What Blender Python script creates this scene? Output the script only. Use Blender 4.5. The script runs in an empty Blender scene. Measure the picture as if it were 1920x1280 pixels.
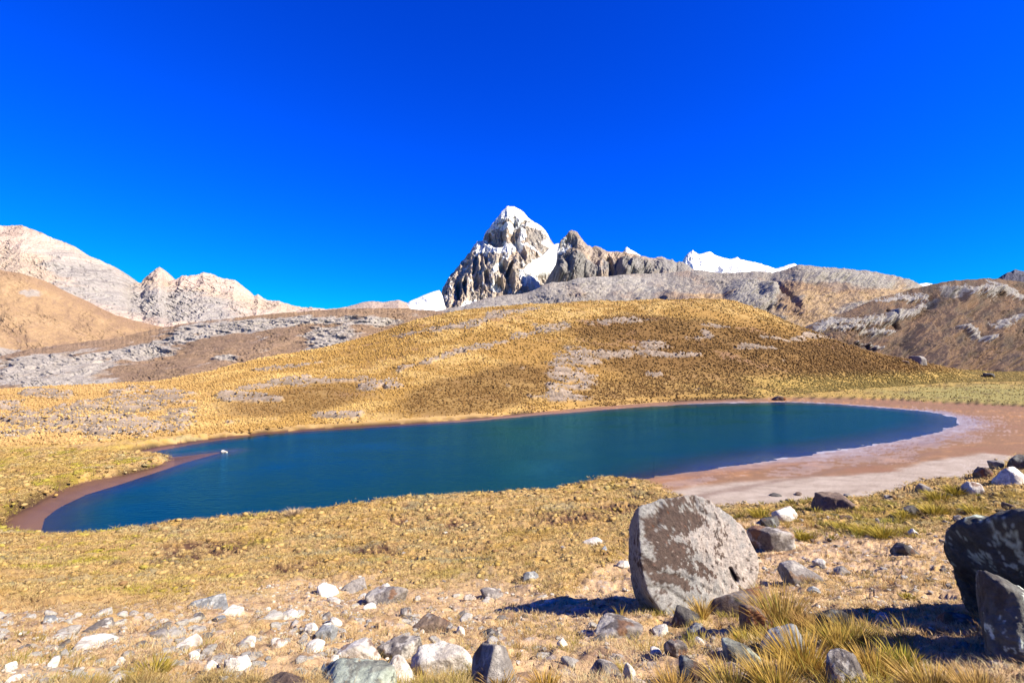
import bpy, bmesh, math
import numpy as np
from mathutils import Vector
rad = math.radians
# ------------------------------------------------------------------ camera
W, H, F = 1920.0, 1280.0, 960.0            # photo pixels, focal length in those pixels
HOR = 670.0                                # horizon row
TH = math.atan((HOR - H / 2) / F)          # camera pitch (up)
sc = bpy.context.scene
C = sc.collection
cam_d = bpy.data.cameras.new("camera")
cam = bpy.data.objects.new("camera", cam_d)
C.objects.link(cam)
cam_d.sensor_width = 36.0
cam_d.lens = 36.0 * F / W
cam_d.clip_start = 0.05
cam_d.clip_end = 60000.0
cam.location = (0, 0, 0)
cam.rotation_euler = (math.pi / 2 + TH, 0, 0)
sc.camera = cam
# ------------------------------------------------------------------ light
SUN_EL, SUN_AZ = 39.0, 113.0               # azimuth clockwise from +Y
wd = bpy.data.worlds.new("World")
sc.world = wd
wd.use_nodes = True
nt = wd.node_tree
nt.nodes.clear()
sky = nt.nodes.new('ShaderNodeTexSky')
sky.sky_type = 'NISHITA'
sky.sun_disc = False
sky.sun_elevation = rad(SUN_EL)
sky.sun_rotation = rad(SUN_AZ)
sky.altitude = 4500
sky.air_density = 1.0
sky.dust_density = 0.0
sky.ozone_density = 3.0
# deep high-altitude blue: the sky's own colour, more saturated
sep = nt.nodes.new('ShaderNodeSeparateColor'); nt.links.new(sky.outputs[0], sep.inputs[0])
cmb = nt.nodes.new('ShaderNodeCombineColor')
def mth(op, a, b):
    m = nt.nodes.new('ShaderNodeMath'); m.operation = op
    for i, v in enumerate((a, b)):
        if isinstance(v, (int, float)): m.inputs[i].default_value = v
        else: nt.links.new(v, m.inputs[i])
    return m.outputs[0]
nt.links.new(mth('MULTIPLY', sep.outputs[0], 0.004), cmb.inputs[0])
nt.links.new(mth('MULTIPLY', mth('POWER', mth('MULTIPLY', sep.outputs[1], 0.5), 1.32), SKY_G := 0.93), cmb.inputs[1])
nt.links.new(mth('MINIMUM', mth('MULTIPLY', sep.outputs[2], 1.92), 6.0), cmb.inputs[2])
bg = nt.nodes.new('ShaderNodeBackground')
bg.inputs[1].default_value = 0.070
nt.links.new(cmb.outputs[0], bg.inputs[0])
wo = nt.nodes.new('ShaderNodeOutputWorld')
nt.links.new(bg.outputs[0], wo.inputs[0])
sd = bpy.data.lights.new("sun", 'SUN')
sd.energy = 5.0
sd.angle = rad(0.5)
sd.color = (1.0, 0.90, 0.82)
sun = bpy.data.objects.new("sun", sd)
C.objects.link(sun)
S = Vector((math.sin(rad(SUN_AZ)) * math.cos(rad(SUN_EL)), math.cos(rad(SUN_AZ)) * math.cos(rad(SUN_EL)), math.sin(rad(SUN_EL))))
sun.rotation_euler = S.to_track_quat('Z', 'Y').to_euler()
sun.location = (50, -20, 60)
sc.view_settings.view_transform = 'Standard'
sc.view_settings.look = 'None'
sc.view_settings.gamma = 1.0
sc.view_settings.exposure = 1.44
sc.cycles.max_bounces = 5
sc.cycles.diffuse_bounces = 2
sc.cycles.transparent_max_bounces = 6
sc.cycles.caustics_reflective = False
sc.cycles.caustics_refractive = False
# ------------------------------------------------------------------ numeric helpers
rng = np.random.default_rng(7)
ALBEDO = np.array([0.50, 0.50, 0.435])                              # overall reflectance scale for the colours below
def px2ab(px, py):
    """photo pixel -> (X/Y, Z/Y) of its ray"""
    u = (np.asarray(px, float) - W / 2) / F; v = (H / 2 - np.asarray(py, float)) / F
    d = math.cos(TH) - v * math.sin(TH)
    return u / d, (math.sin(TH) + v * math.cos(TH)) / d
def project(X, Y, Z):
    d = Y * math.cos(TH) + Z * math.sin(TH)
    d = np.where(np.abs(d) < 1e-6, 1e-6, d)
    v = (-Y * math.sin(TH) + Z * math.cos(TH)) / d
    return W / 2 + F * X / d, H / 2 - F * v
def sstep(a, b, x):
    t = np.clip((x - a) / (b - a), 0, 1)
    return t * t * (3 - 2 * t)
def _h(ix, iy, iz, seed):
    h = (ix.astype(np.uint32) * np.uint32(374761393) + iy.astype(np.uint32) * np.uint32(668265263)
         + iz.astype(np.uint32) * np.uint32(2147483647) + np.uint32((seed * 1013904223) & 0xffffffff))
    h = (h ^ (h >> np.uint32(13))) * np.uint32(1274126177)
    h = (h ^ (h >> np.uint32(16))) * np.uint32(2246822519)
    return ((h ^ (h >> np.uint32(15))) & np.uint32(0xffffff)).astype(np.float32) / 16777216.0
def vn(x, y, z=None, seed=0):
    """value noise in [-1, 1]"""
    x = np.asarray(x, np.float64); y = np.asarray(y, np.float64)
    fx = np.floor(x); fy = np.floor(y); ix = fx.astype(np.int64) & 0xffffffff; iy = fy.astype(np.int64) & 0xffffffff
    tx = (x - fx).astype(np.float32); ty = (y - fy).astype(np.float32)
    tx = tx * tx * (3 - 2 * tx); ty = ty * ty * (3 - 2 * ty)
    def lay(iz):
        a = _h(ix, iy, iz, seed); b = _h(ix + 1, iy, iz, seed); c = _h(ix, iy + 1, iz, seed); d = _h(ix + 1, iy + 1, iz, seed)
        return (a + (b - a) * tx) * (1 - ty) + (c + (d - c) * tx) * ty
    if z is None:
        return lay(np.zeros_like(ix)) * 2 - 1
    z = np.asarray(z, np.float64); fz = np.floor(z); iz = fz.astype(np.int64) & 0xffffffff
    tz = (z - fz).astype(np.float32); tz = tz * tz * (3 - 2 * tz)
    l0 = lay(iz); l1 = lay(iz + 1)
    return (l0 + (l1 - l0) * tz) * 2 - 1
def fbm(x, y, z=None, o=4, seed=0, g=0.57, ridge=False):
    s = 0; a = 1.0; n = 0
    for i in range(o):
        k = 2.03 ** i; ca, sa = math.cos(.65 + 1.1 * i), math.sin(.65 + 1.1 * i)
        xr = x * ca - y * sa; yr = x * sa + y * ca
        v = vn(xr * k + 17.3 * i, yr * k - 9.1 * i, None if z is None else (z * .8 + xr * .6) * k + 3.7 * i, seed + i)
        if ridge: v = 1 - 2 * np.abs(v)
        s = s + a * v; n += a; a *= g
    return s / n
def worley(x, y, seed=0):
    """F1 distance and a random value for the nearest cell"""
    fx = np.floor(x).astype(np.int64); fy = np.floor(y).astype(np.int64)
    best = np.full(x.shape, 9.0, np.float32); cid = np.zeros(x.shape, np.float32)
    z0 = np.zeros_like(fx)
    for i in (-1, 0, 1):
        for j in (-1, 0, 1):
            gx = (fx + i); gy = (fy + j)
            ux = gx & 0xffffffff; uy = gy & 0xffffffff
            px = gx + _h(ux, uy, z0, seed); py = gy + _h(ux, uy, z0 + 5, seed)
            d = np.hypot(x - px, y - py)
            m = d < best
            best = np.where(m, d, best); cid = np.where(m, _h(ux, uy, z0 + 9, seed), cid)
    return best, cid
def pl(pts, x, col=1):
    p = np.array(pts, float)
    return np.interp(x, p[:, 0], p[:, col])
def seg_dist(X, Y, P, closed=True):
    best = np.full(X.shape, 1e9)
    n = len(P)
    for i in range(n if closed else n - 1):
        ax, ay = P[i]; bx, by = P[(i + 1) % n]
        dx, dy = bx - ax, by - ay
        t = np.clip(((X - ax) * dx + (Y - ay) * dy) / (dx * dx + dy * dy + 1e-12), 0, 1)
        best = np.minimum(best, (X - ax - t * dx) ** 2 + (Y - ay - t * dy) ** 2)
    return np.sqrt(best)
def inside(X, Y, P):
    r = np.zeros(X.shape, bool); n = len(P)
    for i in range(n):
        ax, ay = P[i]; bx, by = P[(i + 1) % n]
        if ay == by: continue
        c = ((ay > Y) != (by > Y)) & (X < (bx - ax) * (Y - ay) / (by - ay) + ax)
        r ^= c
    return r
def sdist(X, Y, P):
    d = seg_dist(X, Y, P)
    return np.where(inside(X, Y, P), -d, d)
def ells(px, py, L):
    """soft union of ellipses (cx, cy, rx, ry[, angle deg]) drawn on what the photo shows there"""
    m = np.zeros(px.shape)
    for e in L:
        cx, cy, rx, ry = e[:4]; an = rad(e[4]) if len(e) > 4 else 0
        dx, dy = px - cx, py - cy
        u = (dx * math.cos(an) - dy * math.sin(an)) / rx; v = (dx * math.sin(an) + dy * math.cos(an)) / ry
        m = np.maximum(m, 1 - (u * u + v * v) * 0.5)
    return m
def mixc(c, d, m):
    m = np.clip(m, 0, 1)[..., None]
    return c * (1 - m) + np.asarray(d, float) * m
# ------------------------------------------------------------------ mesh + object helpers
def np_mesh(name, V, loops, sizes, col=None, smooth=True, extra=None):
    me = bpy.data.meshes.new(name)
    V = np.ascontiguousarray(V, np.float32); loops = np.ascontiguousarray(loops, np.int32); sizes = np.asarray(sizes, np.int32)
    me.vertices.add(len(V)); me.vertices.foreach_set("co", V.ravel())
    me.loops.add(len(loops)); me.loops.foreach_set("vertex_index", loops)
    me.polygons.add(len(sizes))
    st = np.concatenate(([0], np.cumsum(sizes)[:-1])).astype(np.int32)
    me.polygons.foreach_set("loop_start", st)
    me.polygons.foreach_set("loop_total", sizes)
    me.polygons.foreach_set("use_smooth", np.full(len(sizes), smooth))
    me.update(calc_edges=True)
    me.validate()
    if col is not None:
        at = me.color_attributes.new("Col", 'FLOAT_COLOR', 'POINT')
        c4 = np.ones((len(V), 4), np.float32); c4[:, :3] = np.asarray(col) * ALBEDO
        at.data.foreach_set("color", c4.ravel())
    for k, v in (extra or {}).items():
        at = me.attributes.new(k, 'FLOAT', 'POINT')
        at.data.foreach_set("value", np.ascontiguousarray(v, np.float32))
    return me
def grid_faces(nr, nc, off=0, flip=False):
    i = np.arange(nr - 1)[:, None] * nc + np.arange(nc - 1)[None, :] + off
    q = np.stack([i, i + 1, i + nc + 1, i + nc], -1).reshape(-1, 4)
    return q[:, ::-1] if flip else q
def obj(name, me, mat, label=None, cat=None, group=None, kind=None, loc=None, parent=None):
    o = bpy.data.objects.new(name, me)
    C.objects.link(o)
    if mat is not None and not me.materials: me.materials.append(mat)
    if label: o["label"] = label
    if cat: o["category"] = cat
    if group: o["group"] = group
    if kind: o["kind"] = kind
    if loc is not None: o.location = loc
    if parent is not None: o.parent = parent
    return o
# ------------------------------------------------------------------ materials
def col_mat(name, rough=0.9, nscale=6.0, namp=0.25, bump=0.3, bdist=0.05, bscale=12.0, spec=0.2, objco=False, wet=False):
    m = bpy.data.materials.new(name); m.use_nodes = True
    t = m.node_tree; n = t.nodes; b = n['Principled BSDF']
    at = n.new('ShaderNodeAttribute'); at.attribute_name = "Col"
    tc = n.new('ShaderNodeTexCoord')
    co = tc.outputs['Object']
    no = n.new('ShaderNodeTexNoise'); no.inputs['Scale'].default_value = nscale; no.inputs['Detail'].default_value = 8; no.inputs['Roughness'].default_value = 0.65
    t.links.new(co, no.inputs['Vector'])
    mr = n.new('ShaderNodeMapRange'); mr.inputs[1].default_value = 0.3; mr.inputs[2].default_value = 0.7
    mr.inputs[3].default_value = 1 - namp; mr.inputs[4].default_value = 1 + namp
    t.links.new(no.outputs[0], mr.inputs[0])
    mx = n.new('ShaderNodeMix'); mx.data_type = 'RGBA'; mx.blend_type = 'MULTIPLY'; mx.inputs[0].default_value = 1.0
    t.links.new(at.outputs['Color'], mx.inputs[6]); t.links.new(mr.outputs[0], mx.inputs[7])
    t.links.new(mx.outputs[2], b.inputs['Base Color'])
    b.inputs['Roughness'].default_value = rough
    b.inputs['Specular IOR Level'].default_value = spec
    if wet:
        aw = n.new('ShaderNodeAttribute'); aw.attribute_name = "wet"
        m2 = n.new('ShaderNodeMapRange'); m2.inputs[3].default_value = rough; m2.inputs[4].default_value = 0.28
        t.links.new(aw.outputs['Fac'], m2.inputs[0]); t.links.new(m2.outputs[0], b.inputs['Roughness'])
    if bump > 0:
        nb = n.new('ShaderNodeTexNoise'); nb.inputs['Scale'].default_value = bscale; nb.inputs['Detail'].default_value = 9; nb.inputs['Roughness'].default_value = 0.7
        t.links.new(co, nb.inputs['Vector'])
        bp = n.new('ShaderNodeBump'); bp.inputs['Strength'].default_value = bump; bp.inputs['Distance'].default_value = bdist
        t.links.new(nb.outputs[0], bp.inputs['Height']); t.links.new(bp.outputs[0], b.inputs['Normal'])
    return m
M_ground = col_mat("ground", 0.95, 14.0, 0.34, 0.9, 0.035, 30.0, 0.1, wet=True)
M_hill = col_mat("hillside", 0.95, 0.45, 0.30, 0.9, 1.6, 0.55, 0.1)
M_mount = col_mat("mountain_rock", 0.92, 0.07, 0.26, 0.9, 14.0, 0.07, 0.15)
M_rock = col_mat("rock", 0.88, 16.0, 0.38, 1.0, 0.035, 18.0, 0.2)
M_snow = col_mat("snow", 0.7, 0.01, 0.03, 0.4, 12.0, 0.01, 0.2)
def grass_mat(name, transl=0.25):
    m = bpy.data.materials.new(name); m.use_nodes = True
    t = m.node_tree; n = t.nodes; b = n['Principled BSDF']; out = n['Material Output']
    at = n.new('ShaderNodeAttribute'); at.attribute_name = "Col"
    t.links.new(at.outputs['Color'], b.inputs['Base Color'])
    b.inputs['Roughness'].default_value = 0.75; b.inputs['Specular IOR Level'].default_value = 0.15
    tr = n.new('ShaderNodeBsdfTranslucent'); t.links.new(at.outputs['Color'], tr.inputs[0])
    ms = n.new('ShaderNodeMixShader'); ms.inputs[0].default_value = transl
    t.links.new(b.outputs[0], ms.inputs[1]); t.links.new(tr.outputs[0], ms.inputs[2]); t.links.new(ms.outputs[0], out.inputs[0])
    return m
M_grass = grass_mat("dry_grass")
M_bunch = grass_mat("bunch_grass", 0.1)
# ================================================================== GROUND
WATER = -11.0
PLAIN = -10.35
def P2(pts, z):
    out = []
    for p in pts:
        a, b = px2ab(p[0], p[1]); y = z / b
        out.append((float(a * y), float(y)))
    return out
near_shore = [(70, 1003), (130, 1006), (180, 1000), (270, 991), (380, 977), (480, 970), (600, 960), (680, 949), (730, 940), (850, 930), (920, 922), (1000, 916), (1080, 911)]
east_shore = [(1150, 906), (1210, 897), (1300, 884), (1400, 870), (1500, 856), (1600, 841), (1700, 824), (1760, 810), (1800, 795), (1792, 781), (1740, 771), (1640, 763),
              (1560, 757), (1480, 754), (1380, 755), (1300, 757), (1200, 763), (1100, 771), (1000, 779), (900, 788), (800, 795), (700, 801), (600, 807), (500, 814),
              (430, 823), (380, 830), (320, 841), (262, 851), (250, 854), (330, 856), (424, 846), (345, 868), (310, 880), (225, 908), (160, 928), (110, 952), (84, 972)]
LAKE = P2(near_shore, PLAIN) + P2(east_shore, WATER)
beach_px = [(-5, 1003), (8, 975), (60, 950), (110, 922), (160, 905), (230, 893), (295, 876), (318, 862), (300, 856), (250, 856), (236, 852), (300, 838), (380, 826), (430, 820), (500, 812), (600, 805), (700, 799),
            (800, 793), (900, 785), (1000, 774), (1100, 765), (1200, 757), (1300, 751), (1400, 748), (1500, 747), (1600, 748), (1690, 751), (1760, 756), (1850, 760),
            (1920, 763), (2150, 775), (2400, 790), (2500, 850), (2150, 930), (1920, 985), (1700, 1010), (1500, 1010), (1380, 990), (1290, 965), (1245, 925), (1180, 911), (1100, 908)]
BEACH = P2(beach_px, WATER) + P2([(1040, 914), (920, 922), (730, 940), (480, 971), (270, 992), (130, 1009)], PLAIN)
# near slope: depth of the ground seen at each photo row, for a few columns
ROWS = [2400, 1600, 1280, 1200, 1150, 1100, 1050, 1000, 960, 925, 890, 855]
NEAR = {-600: [1.0, 2.1, 3.4, 6.0, 9.0, 13.5, 20, 29.5, 33, 37, 41, 46],
        300: [0.95, 1.95, 3.2, 5.4, 8.3, 12.5, 19.5, 28.5, 33.5, 38.2, 43, 50],
        850: [0.95, 1.9, 3.1, 5.2, 7.6, 11.2, 16.2, 23, 30.0, 39.3, 45, 52],
        1150: [0.95, 1.9, 3.1, 5.0, 7.1, 10.0, 13.8, 19.5, 26.5, 39.5, 45, 52],
        1380: [0.95, 1.85, 3.0, 4.8, 6.6, 9.0, 12.2, 16.5, 21.5, 26, 31, 38],
        1650: [0.95, 1.8, 2.9, 4.6, 6.2, 8.2, 11.0, 14.5, 18, 22, 27, 34],
        1920: [0.95, 1.8, 2.8, 4.2, 5.6, 7.4, 9.6, 12.5, 15.5, 18.5, 22.5, 27],
        2500: [0.95, 1.7, 2.6, 3.9, 5.2, 6.8, 8.8, 11.5, 14, 17, 20, 24]}
EDGE = [(-700, 1030), (0, 1001), (130, 1005), (270, 991), (480, 970), (600, 960), (730, 940), (850, 929), (1080, 911), (1180, 918), (1260, 930), (1300, 955), (1370, 955),
        (1460, 950), (1620, 935), (1720, 912), (1800, 905), (1850, 885), (1920, 858), (2500, 840)]
FOOT = [(-700, 870), (0, 838), (150, 835), (250, 825), (400, 812), (600, 795), (800, 783), (1000, 769), (1200, 752), (1300, 747), (1450, 742), (1600, 730), (1700, 722), (1800, 716), (1920, 715), (2500, 715)]
CREST = [(-700, 735, 105), (0, 730, 115), (150, 722, 125), (300, 714, 140), (380, 700, 150), (450, 682, 165), (520, 668, 180), (600, 655, 200), (700, 629, 225), (780, 601, 240),
         (850, 586, 250), (900, 579, 255), (1000, 573, 265), (1100, 567, 270), (1200, 564, 275), (1260, 563, 275), (1320, 562, 275), (1380, 569, 270), (1430, 585, 262), (1480, 607, 250),
         (1540, 630, 235), (1620, 655, 220), (1680, 671, 215), (1728, 679, 232), (1775, 689, 255), (1820, 695, 270), (1920, 697, 300), (2500, 697, 320)]
def near_profile(px):
    ks = sorted(NEAR); out = np.zeros(px.shape + (len(ROWS),))
    T = np.array([NEAR[k] for k in ks])
    for i in range(len(ROWS)):
        out[..., i] = np.interp(px, ks, T[:, i])
    return out
def smooth_ctrl(pts, px, col, w=28):
    """piecewise-linear control line, lightly rounded"""
    s = 0
    for d, k in ((-w, .25), (0, .5), (w, .25)): s = s + k * pl(pts, px + d, col)
    return s
def column_data(px):
    d = {}
    T = near_profile(px); d['T'] = T
    rows = np.array(ROWS, float)
    _, b = px2ab(np.full(len(ROWS), 960.0), rows)
    d['Zt'] = T * b
    er = pl(EDGE, px)
    d['Ye'] = np.array([np.interp(-er[i], -rows, T[i]) for i in range(len(px))])
    a, b = px2ab(px, smooth_ctrl(FOOT, px, 1)); d['Yf'] = PLAIN / b
    a, b = px2ab(px, smooth_ctrl(CREST, px, 1, 16)); d['Yc'] = smooth_ctrl(CREST, px, 2, 60); d['Zc'] = b * d['Yc']
    return d
def base_z(px, Y, cd=None):
    """px: (n,) column; Y: (n, m) depths"""
    if cd is None: cd = column_data(px)
    Z = np.empty_like(Y)
    for i in range(len(px)):
        ys = cd['T'][i]; zs = cd['Zt'][i]; ye = cd['Ye'][i]
        ze = np.interp(ye, ys, zs); k = ys < ye - 0.05
        drop = max(0.3, ze - (-10.6))
        yy = np.concatenate(([0.0], ys[k], [ye, ye + drop * 1.1 + .3, cd['Yc'][i] * 1.02, cd['Yc'][i] * 1.25, 1e5])); zz = np.concatenate(([-1.62], zs[k], [ze, -11.4, -11.4, -60, -60]))
        znear = np.interp(Y[i], yy, zz)
        t = np.clip((Y[i] - cd['Yf'][i]) / (cd['Yc'][i] - cd['Yf'][i]), 0, 4)
        zc = cd['Zc'][i]
        up = PLAIN + (zc - PLAIN) * (t * 0.45 + 0.55 * (t * t * (3 - 2 * t)))
        back = zc - (t - 1) ** 2 * 60 - (t - 1) * 26
        hill = np.where(t <= 0, PLAIN, np.where(t <= 1, up, np.maximum(back, -45)))
        Z[i] = np.maximum(znear, hill)
    return Z
def lake_fields(X, Y):
    sl = np.full(X.shape, 50.0); sb = np.full(X.shape, 50.0)
    m = (Y > 24) & (Y < 175) & (np.abs(X) < 260)
    sl[m] = sdist(X[m], Y[m], LAKE); sb[m] = sdist(X[m], Y[m], BEACH)
    return sl, sb
ROCKY = [(270, 752, 85, 22), (130, 785, 150, 26, 4), (230, 808, 110, 16), (30, 800, 90, 26), (330, 770, 40, 26), (1085, 672, 70, 16), (1070, 700, 55, 22), (1060, 728, 38, 20), (1060, 746, 60, 8),
         (1215, 649, 42, 7), (1250, 668, 50, 7), (1310, 632, 26, 8, 10), (1180, 664, 60, 9), (470, 745, 60, 10), (640, 778, 60, 7), (700, 722, 40, 9, 8), (1500, 633, 60, 5), (1420, 655, 50, 5), (560, 720, 30, 6),
         (1230, 703, 16, 5), (1350, 612, 30, 4), (735, 720, 30, 14), (540, 690, 60, 6, 8), (1160, 606, 60, 5), (1040, 612, 40, 6), (100, 742, 60, 6)]
STREAK = [([(745, 632), (800, 624), (880, 612), (960, 590), (1010, 585)], 7), ([(750, 694), (800, 682), (860, 664), (920, 650), (1010, 622), (1060, 612)], 5.5),
          ([(420, 742), (470, 727), (560, 717), (700, 712)], 5), ([(0, 765), (80, 770), (200, 745), (330, 742)], 5), ([(0, 805), (120, 800), (240, 790), (300, 800)], 4)]
def rocky_mask(px, py, X, Y):
    w = fbm(X * .05, Y * .05, o=3, seed=40) * 14
    m = ells(px + w, py + w * .35, ROCKY) - 0.35
    for L, wd in STREAK:
        d = seg_dist(px + w, (py + w * .3), L, closed=False)
        m = np.maximum(m, 0.9 - d / wd * 0.8)
    return m
def ground_detail(px, py, X, Y, Z, sl, sb, full=True):
    """relief (metres) and colours of the ground; returns dz, colour, wet, tuft density masks"""
    fore = (Y < 60) & (sl > 0)
    out = np.zeros(X.shape + (3,))
    dz = np.zeros(X.shape)
    # ---- patches
    n1 = fbm(X * .35, Y * .35, o=4, seed=1); n2 = fbm(X * 1.6, Y * 1.6, o=4, seed=2); n3 = fbm(X * 7, Y * 7, o=3, seed=3)
    far1 = fbm(X * .03, Y * .03, o=4, seed=11); far2 = fbm(X * .16, Y * .16, o=4, seed=12)
    frow = pl(FOOT, px)
    hill = sstep(2, -6, py - frow + 3 * n1) * (Y > 50); up = sstep(0, 26, Z - PLAIN)
    F1, cid = worley(X * 2.1 + n2 * .5, Y * 2.1 + n2 * .5, 5)
    F2, cid2 = worley(X * 5.5, Y * 5.5, 6)
    F3, cid3 = worley(X * .75 + n2 * .4, Y * .75 + n2 * .4, 8)
    stony = sstep(-25, 20, py - pl([(-700, 1150), (0, 1165), (150, 1160), (300, 1145), (420, 1128), (600, 1098), (800, 1102), (950, 1090), (1050, 1110), (1150, 1060), (1250, 1000), (1400, 985), (1600, 1010), (1920, 1000), (2500, 1000)], px) + n1 * 18) * (Y < 26)
    bog = (Y < 70) * (1 - stony) * (sb > 0)
    # foreground relief: cushions in the bog, low tussocks on the slope
    cush = np.clip(1 - F1 * 1.15, 0, 1) ** .6
    wl = fbm(X * 3.2, Y * 2.6, o=4, seed=61, ridge=True)
    dz += bog * (0.05 * wl + 0.10 * cush * (0.55 + 0.8 * cid) + 0.10 * np.clip(1 - F3 * 1.2, 0, 1) + 0.05 * np.clip(1 - F2, 0, 1) + 0.12 * n1)
    dz += stony * (0.16 * n1 + 0.07 * n2 + 0.035 * n3 + 0.05 * np.clip(1 - F2 * 1.2, 0, 1) * (n2 > -.2))
    dz *= sstep(-.1, .5, sb) * sstep(1.2, 2.5, Y)
    dz += hill * up * (1.6 * far1 * sstep(60, 120, Y) + 1.1 * fbm(X * .03 - Y * .012, Y * .07 + X * .02, o=4, seed=62, ridge=True)) + hill * .35 * far2
    # ---- colour
    straw = np.array([.76, .50, .22]); gold = np.array([.72, .45, .14]); green = np.array([.46, .38, .05]); soil = np.array([.17, .085, .055])
    sage = np.array([.42, .40, .24]); pink = np.array([1.08, .77, .54]); brown = np.array([.36, .20, .07])
    c = np.zeros(X.shape + (3,)) + straw
    c = mixc(c, gold, sstep(-.1, .5, n2))
    c = mixc(c, sage, sstep(.25, .6, fbm(X * .5 + 9, Y * .5, o=3, seed=21)) * bog * .7)
    yl = sstep(.15, .5, fbm(X * .6, Y * .6 + 31, o=3, seed=22)) * bog * (cid > .55)
    c = mixc(c, green, yl * (0.45 + .5 * (px < 500)))
    leftlawn = bog * (Y > 30) * sstep(700, 100, px)
    c = mixc(c, [.60, .43, .09], leftlawn * sstep(-.3, .4, n1) * .7)
    soilm = sstep(.18, .45, fbm(X * .45 + 4, Y * .45, o=4, seed=23)) * sstep(.36, .60, F1) + sstep(.66, .8, F1) * .7
    soilm = soilm + sstep(.3, .9, ells(px, py, [(350, 1045, 70, 22, 12), (430, 1030, 60, 18, 10), (1050, 975, 70, 14), (1160, 960, 60, 14), (860, 990, 40, 9), (700, 1040, 60, 14), (1200, 935, 40, 10), (880, 1035, 40, 10), (560, 1075, 50, 10, 8), (250, 1060, 40, 6, 14)]) + n1 * .5) * sstep(.16, .34, F1) * 1.2
    c = mixc(c, soil, soilm * bog * .85)
    c = mixc(c, [.30, .17, .09], bog * sstep(-.05, -.55, wl) * .6)
    dz -= np.clip(soilm, 0, 1) * bog * .10 * (sb > .6)
    # stony slope: paler, pinkish, with gravelly spots
    c = mixc(c, pink, stony * (.55 + .3 * n2))
    c = mixc(c, gold, stony * sstep(.05, .5, n3 + n1) * .6)
    c = mixc(c, [.36, .22, .15], stony * sstep(.20, .6, n2 * .6 + fbm(X * 2.6, Y * 2.6, o=4, seed=33)) * .75)
    c = mixc(c, [.72, .62, .55], stony * (cid2 > .82) * (F2 < .32) * .85)
    # hill across the lake
    hc = np.zeros_like(c) + np.array([.50, .30, .10])
    hc = mixc(hc, [.74, .50, .20], sstep(-.1, .4, far2 * .8 + far1 * .8) * .9)
    dark = np.clip(ells(px, py, [(1430, 690, 300, 70, -4), (900, 735, 140, 36, 12), (560, 750, 120, 24, 8), (1200, 740, 120, 26), (1200, 620, 130, 22)]), 0, 1)
    hc = mixc(hc, [.24, .135, .05], sstep(.1, .65, dark + far2 * .35) * .9)
    hc = mixc(hc, [.40, .24, .16], sstep(.25, .6, fbm(X * .07, Y * .12 + 5, o=4, seed=35)) * .6)
    rk = rocky_mask(px, py, X, Y)
    rm = sstep(.15, .5, rk * 1.15 + far2 * .8 + .6 * fbm(X * .45, Y * .45, o=4, seed=39))
    lay = fbm(X * .05, Y * .7 + Z * 1.2, o=4, seed=36)
    rc = np.array([.33, .265, .225]) * (1.0 + .9 * lay + .7 * fbm(X * .8, Y * .8, o=4, seed=38))[..., None] + np.array([.03, .025, .02])
    hc = hc * (1 - (rm * .92)[..., None]) + rc * (rm * .92)[..., None]
    dz += hill * rm * (1.3 * lay + .2)
    foot = sstep(9, 1.5, Z - PLAIN)
    hc = mixc(hc, [.64, .42, .15], foot * (1 - rm) * .6 * (.6 + .5 * far2))
    leftg = sstep(600, 100, px) * (1 - rm)
    hc = mixc(hc, [.70, .45, .22], leftg * .5)
    hb = np.clip(hill, 0, 1)
    c = c * (1 - hb[..., None]) + hc * hb[..., None]
    # meadow right of the hill
    mead = sstep(1290, 1500, px + 90 * far2) * (Y > 70) * sstep(6, 2, Z - PLAIN) * (sb > 0)
    mc = np.zeros_like(c) + np.array([.56, .38, .12])
    mc = mixc(mc, [.38, .35, .13], sstep(0, 1, ells(px, py, [(1850, 738, 200, 16), (1900, 745, 150, 12)]) + far2 * .4) * .85)
    mc = mixc(mc, [.13, .08, .04], sstep(.2, .5, fbm(X * .12, Y * .4, o=4, seed=37)) * .7)
    c = c * (1 - mead[..., None]) + mc * mead[..., None]
    dz += mead * .35 * far2
    # ---- beach and lake bed
    bm = (sb < 0).astype(float)
    nb = fbm(X * .10, Y * .22, o=5, seed=41); nbf = fbm(X * .9, Y * 1.8, o=4, seed=42)
    bc = np.zeros_like(c) + np.array([.38, .22, .14])
    greyz = sstep(-4, 5, py - pl([(1000, 990), (1220, 912), (1300, 899), (1400, 889), (1500, 880), (1600, 873), (1700, 864), (1780, 848), (1840, 835), (1920, 850), (2300, 900)], px) + nb * 14) * (px > 1150)
    bc = mixc(bc, [.58, .49, .43], greyz * (.93 + .2 * nbf))
    bc = mixc(bc, [.56, .29, .13], sstep(.0, .5, nb + .4 * nbf) * (1 - greyz) * .7)
    bc = mixc(bc, [.34, .17, .12], (sstep(.1, .5, -nb + .3 * nbf) * .55 + (px < 700) * .5) * (1 - greyz))
    bc = mixc(bc, [.15, .08, .055], sstep(900, 780, px) * (.55 + .5 * nbf + .4 * (px > 330)))
    crust = sstep(0.18, .5, ells(px, py, [(1830, 790, 62, 17, -6), (1770, 772, 60, 8, -8), (1640, 845, 110, 16, 8), (1740, 822, 60, 12, 10), (1500, 868, 70, 9, 8), (1800, 815, 55, 8, 5), (1290, 890, 60, 5, 8)]) * .9 + nb * .8 + .8 * nbf - .25) * (px > 1150)
    bc = mixc(bc, [.54, .48, .48], crust * .30 * (1 - greyz * .5)); bc = bc * (1 + .25 * nbf)[..., None]
    fringe = sstep(3.5, .3, sl + nb * 3) * sstep(1250, 1450, px)
    bc = mixc(bc, [.66, .60, .64], fringe * (.5 + .6 * nbf))
    line = np.exp(-((sl - 6.5 - 2 * nb) / .5) ** 2) * (px > 1200) * (px < 1760)
    bc = mixc(bc, [.28, .18, .15], line * .6)
    c = c * (1 - bm[..., None]) + bc * bm[..., None]
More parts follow.
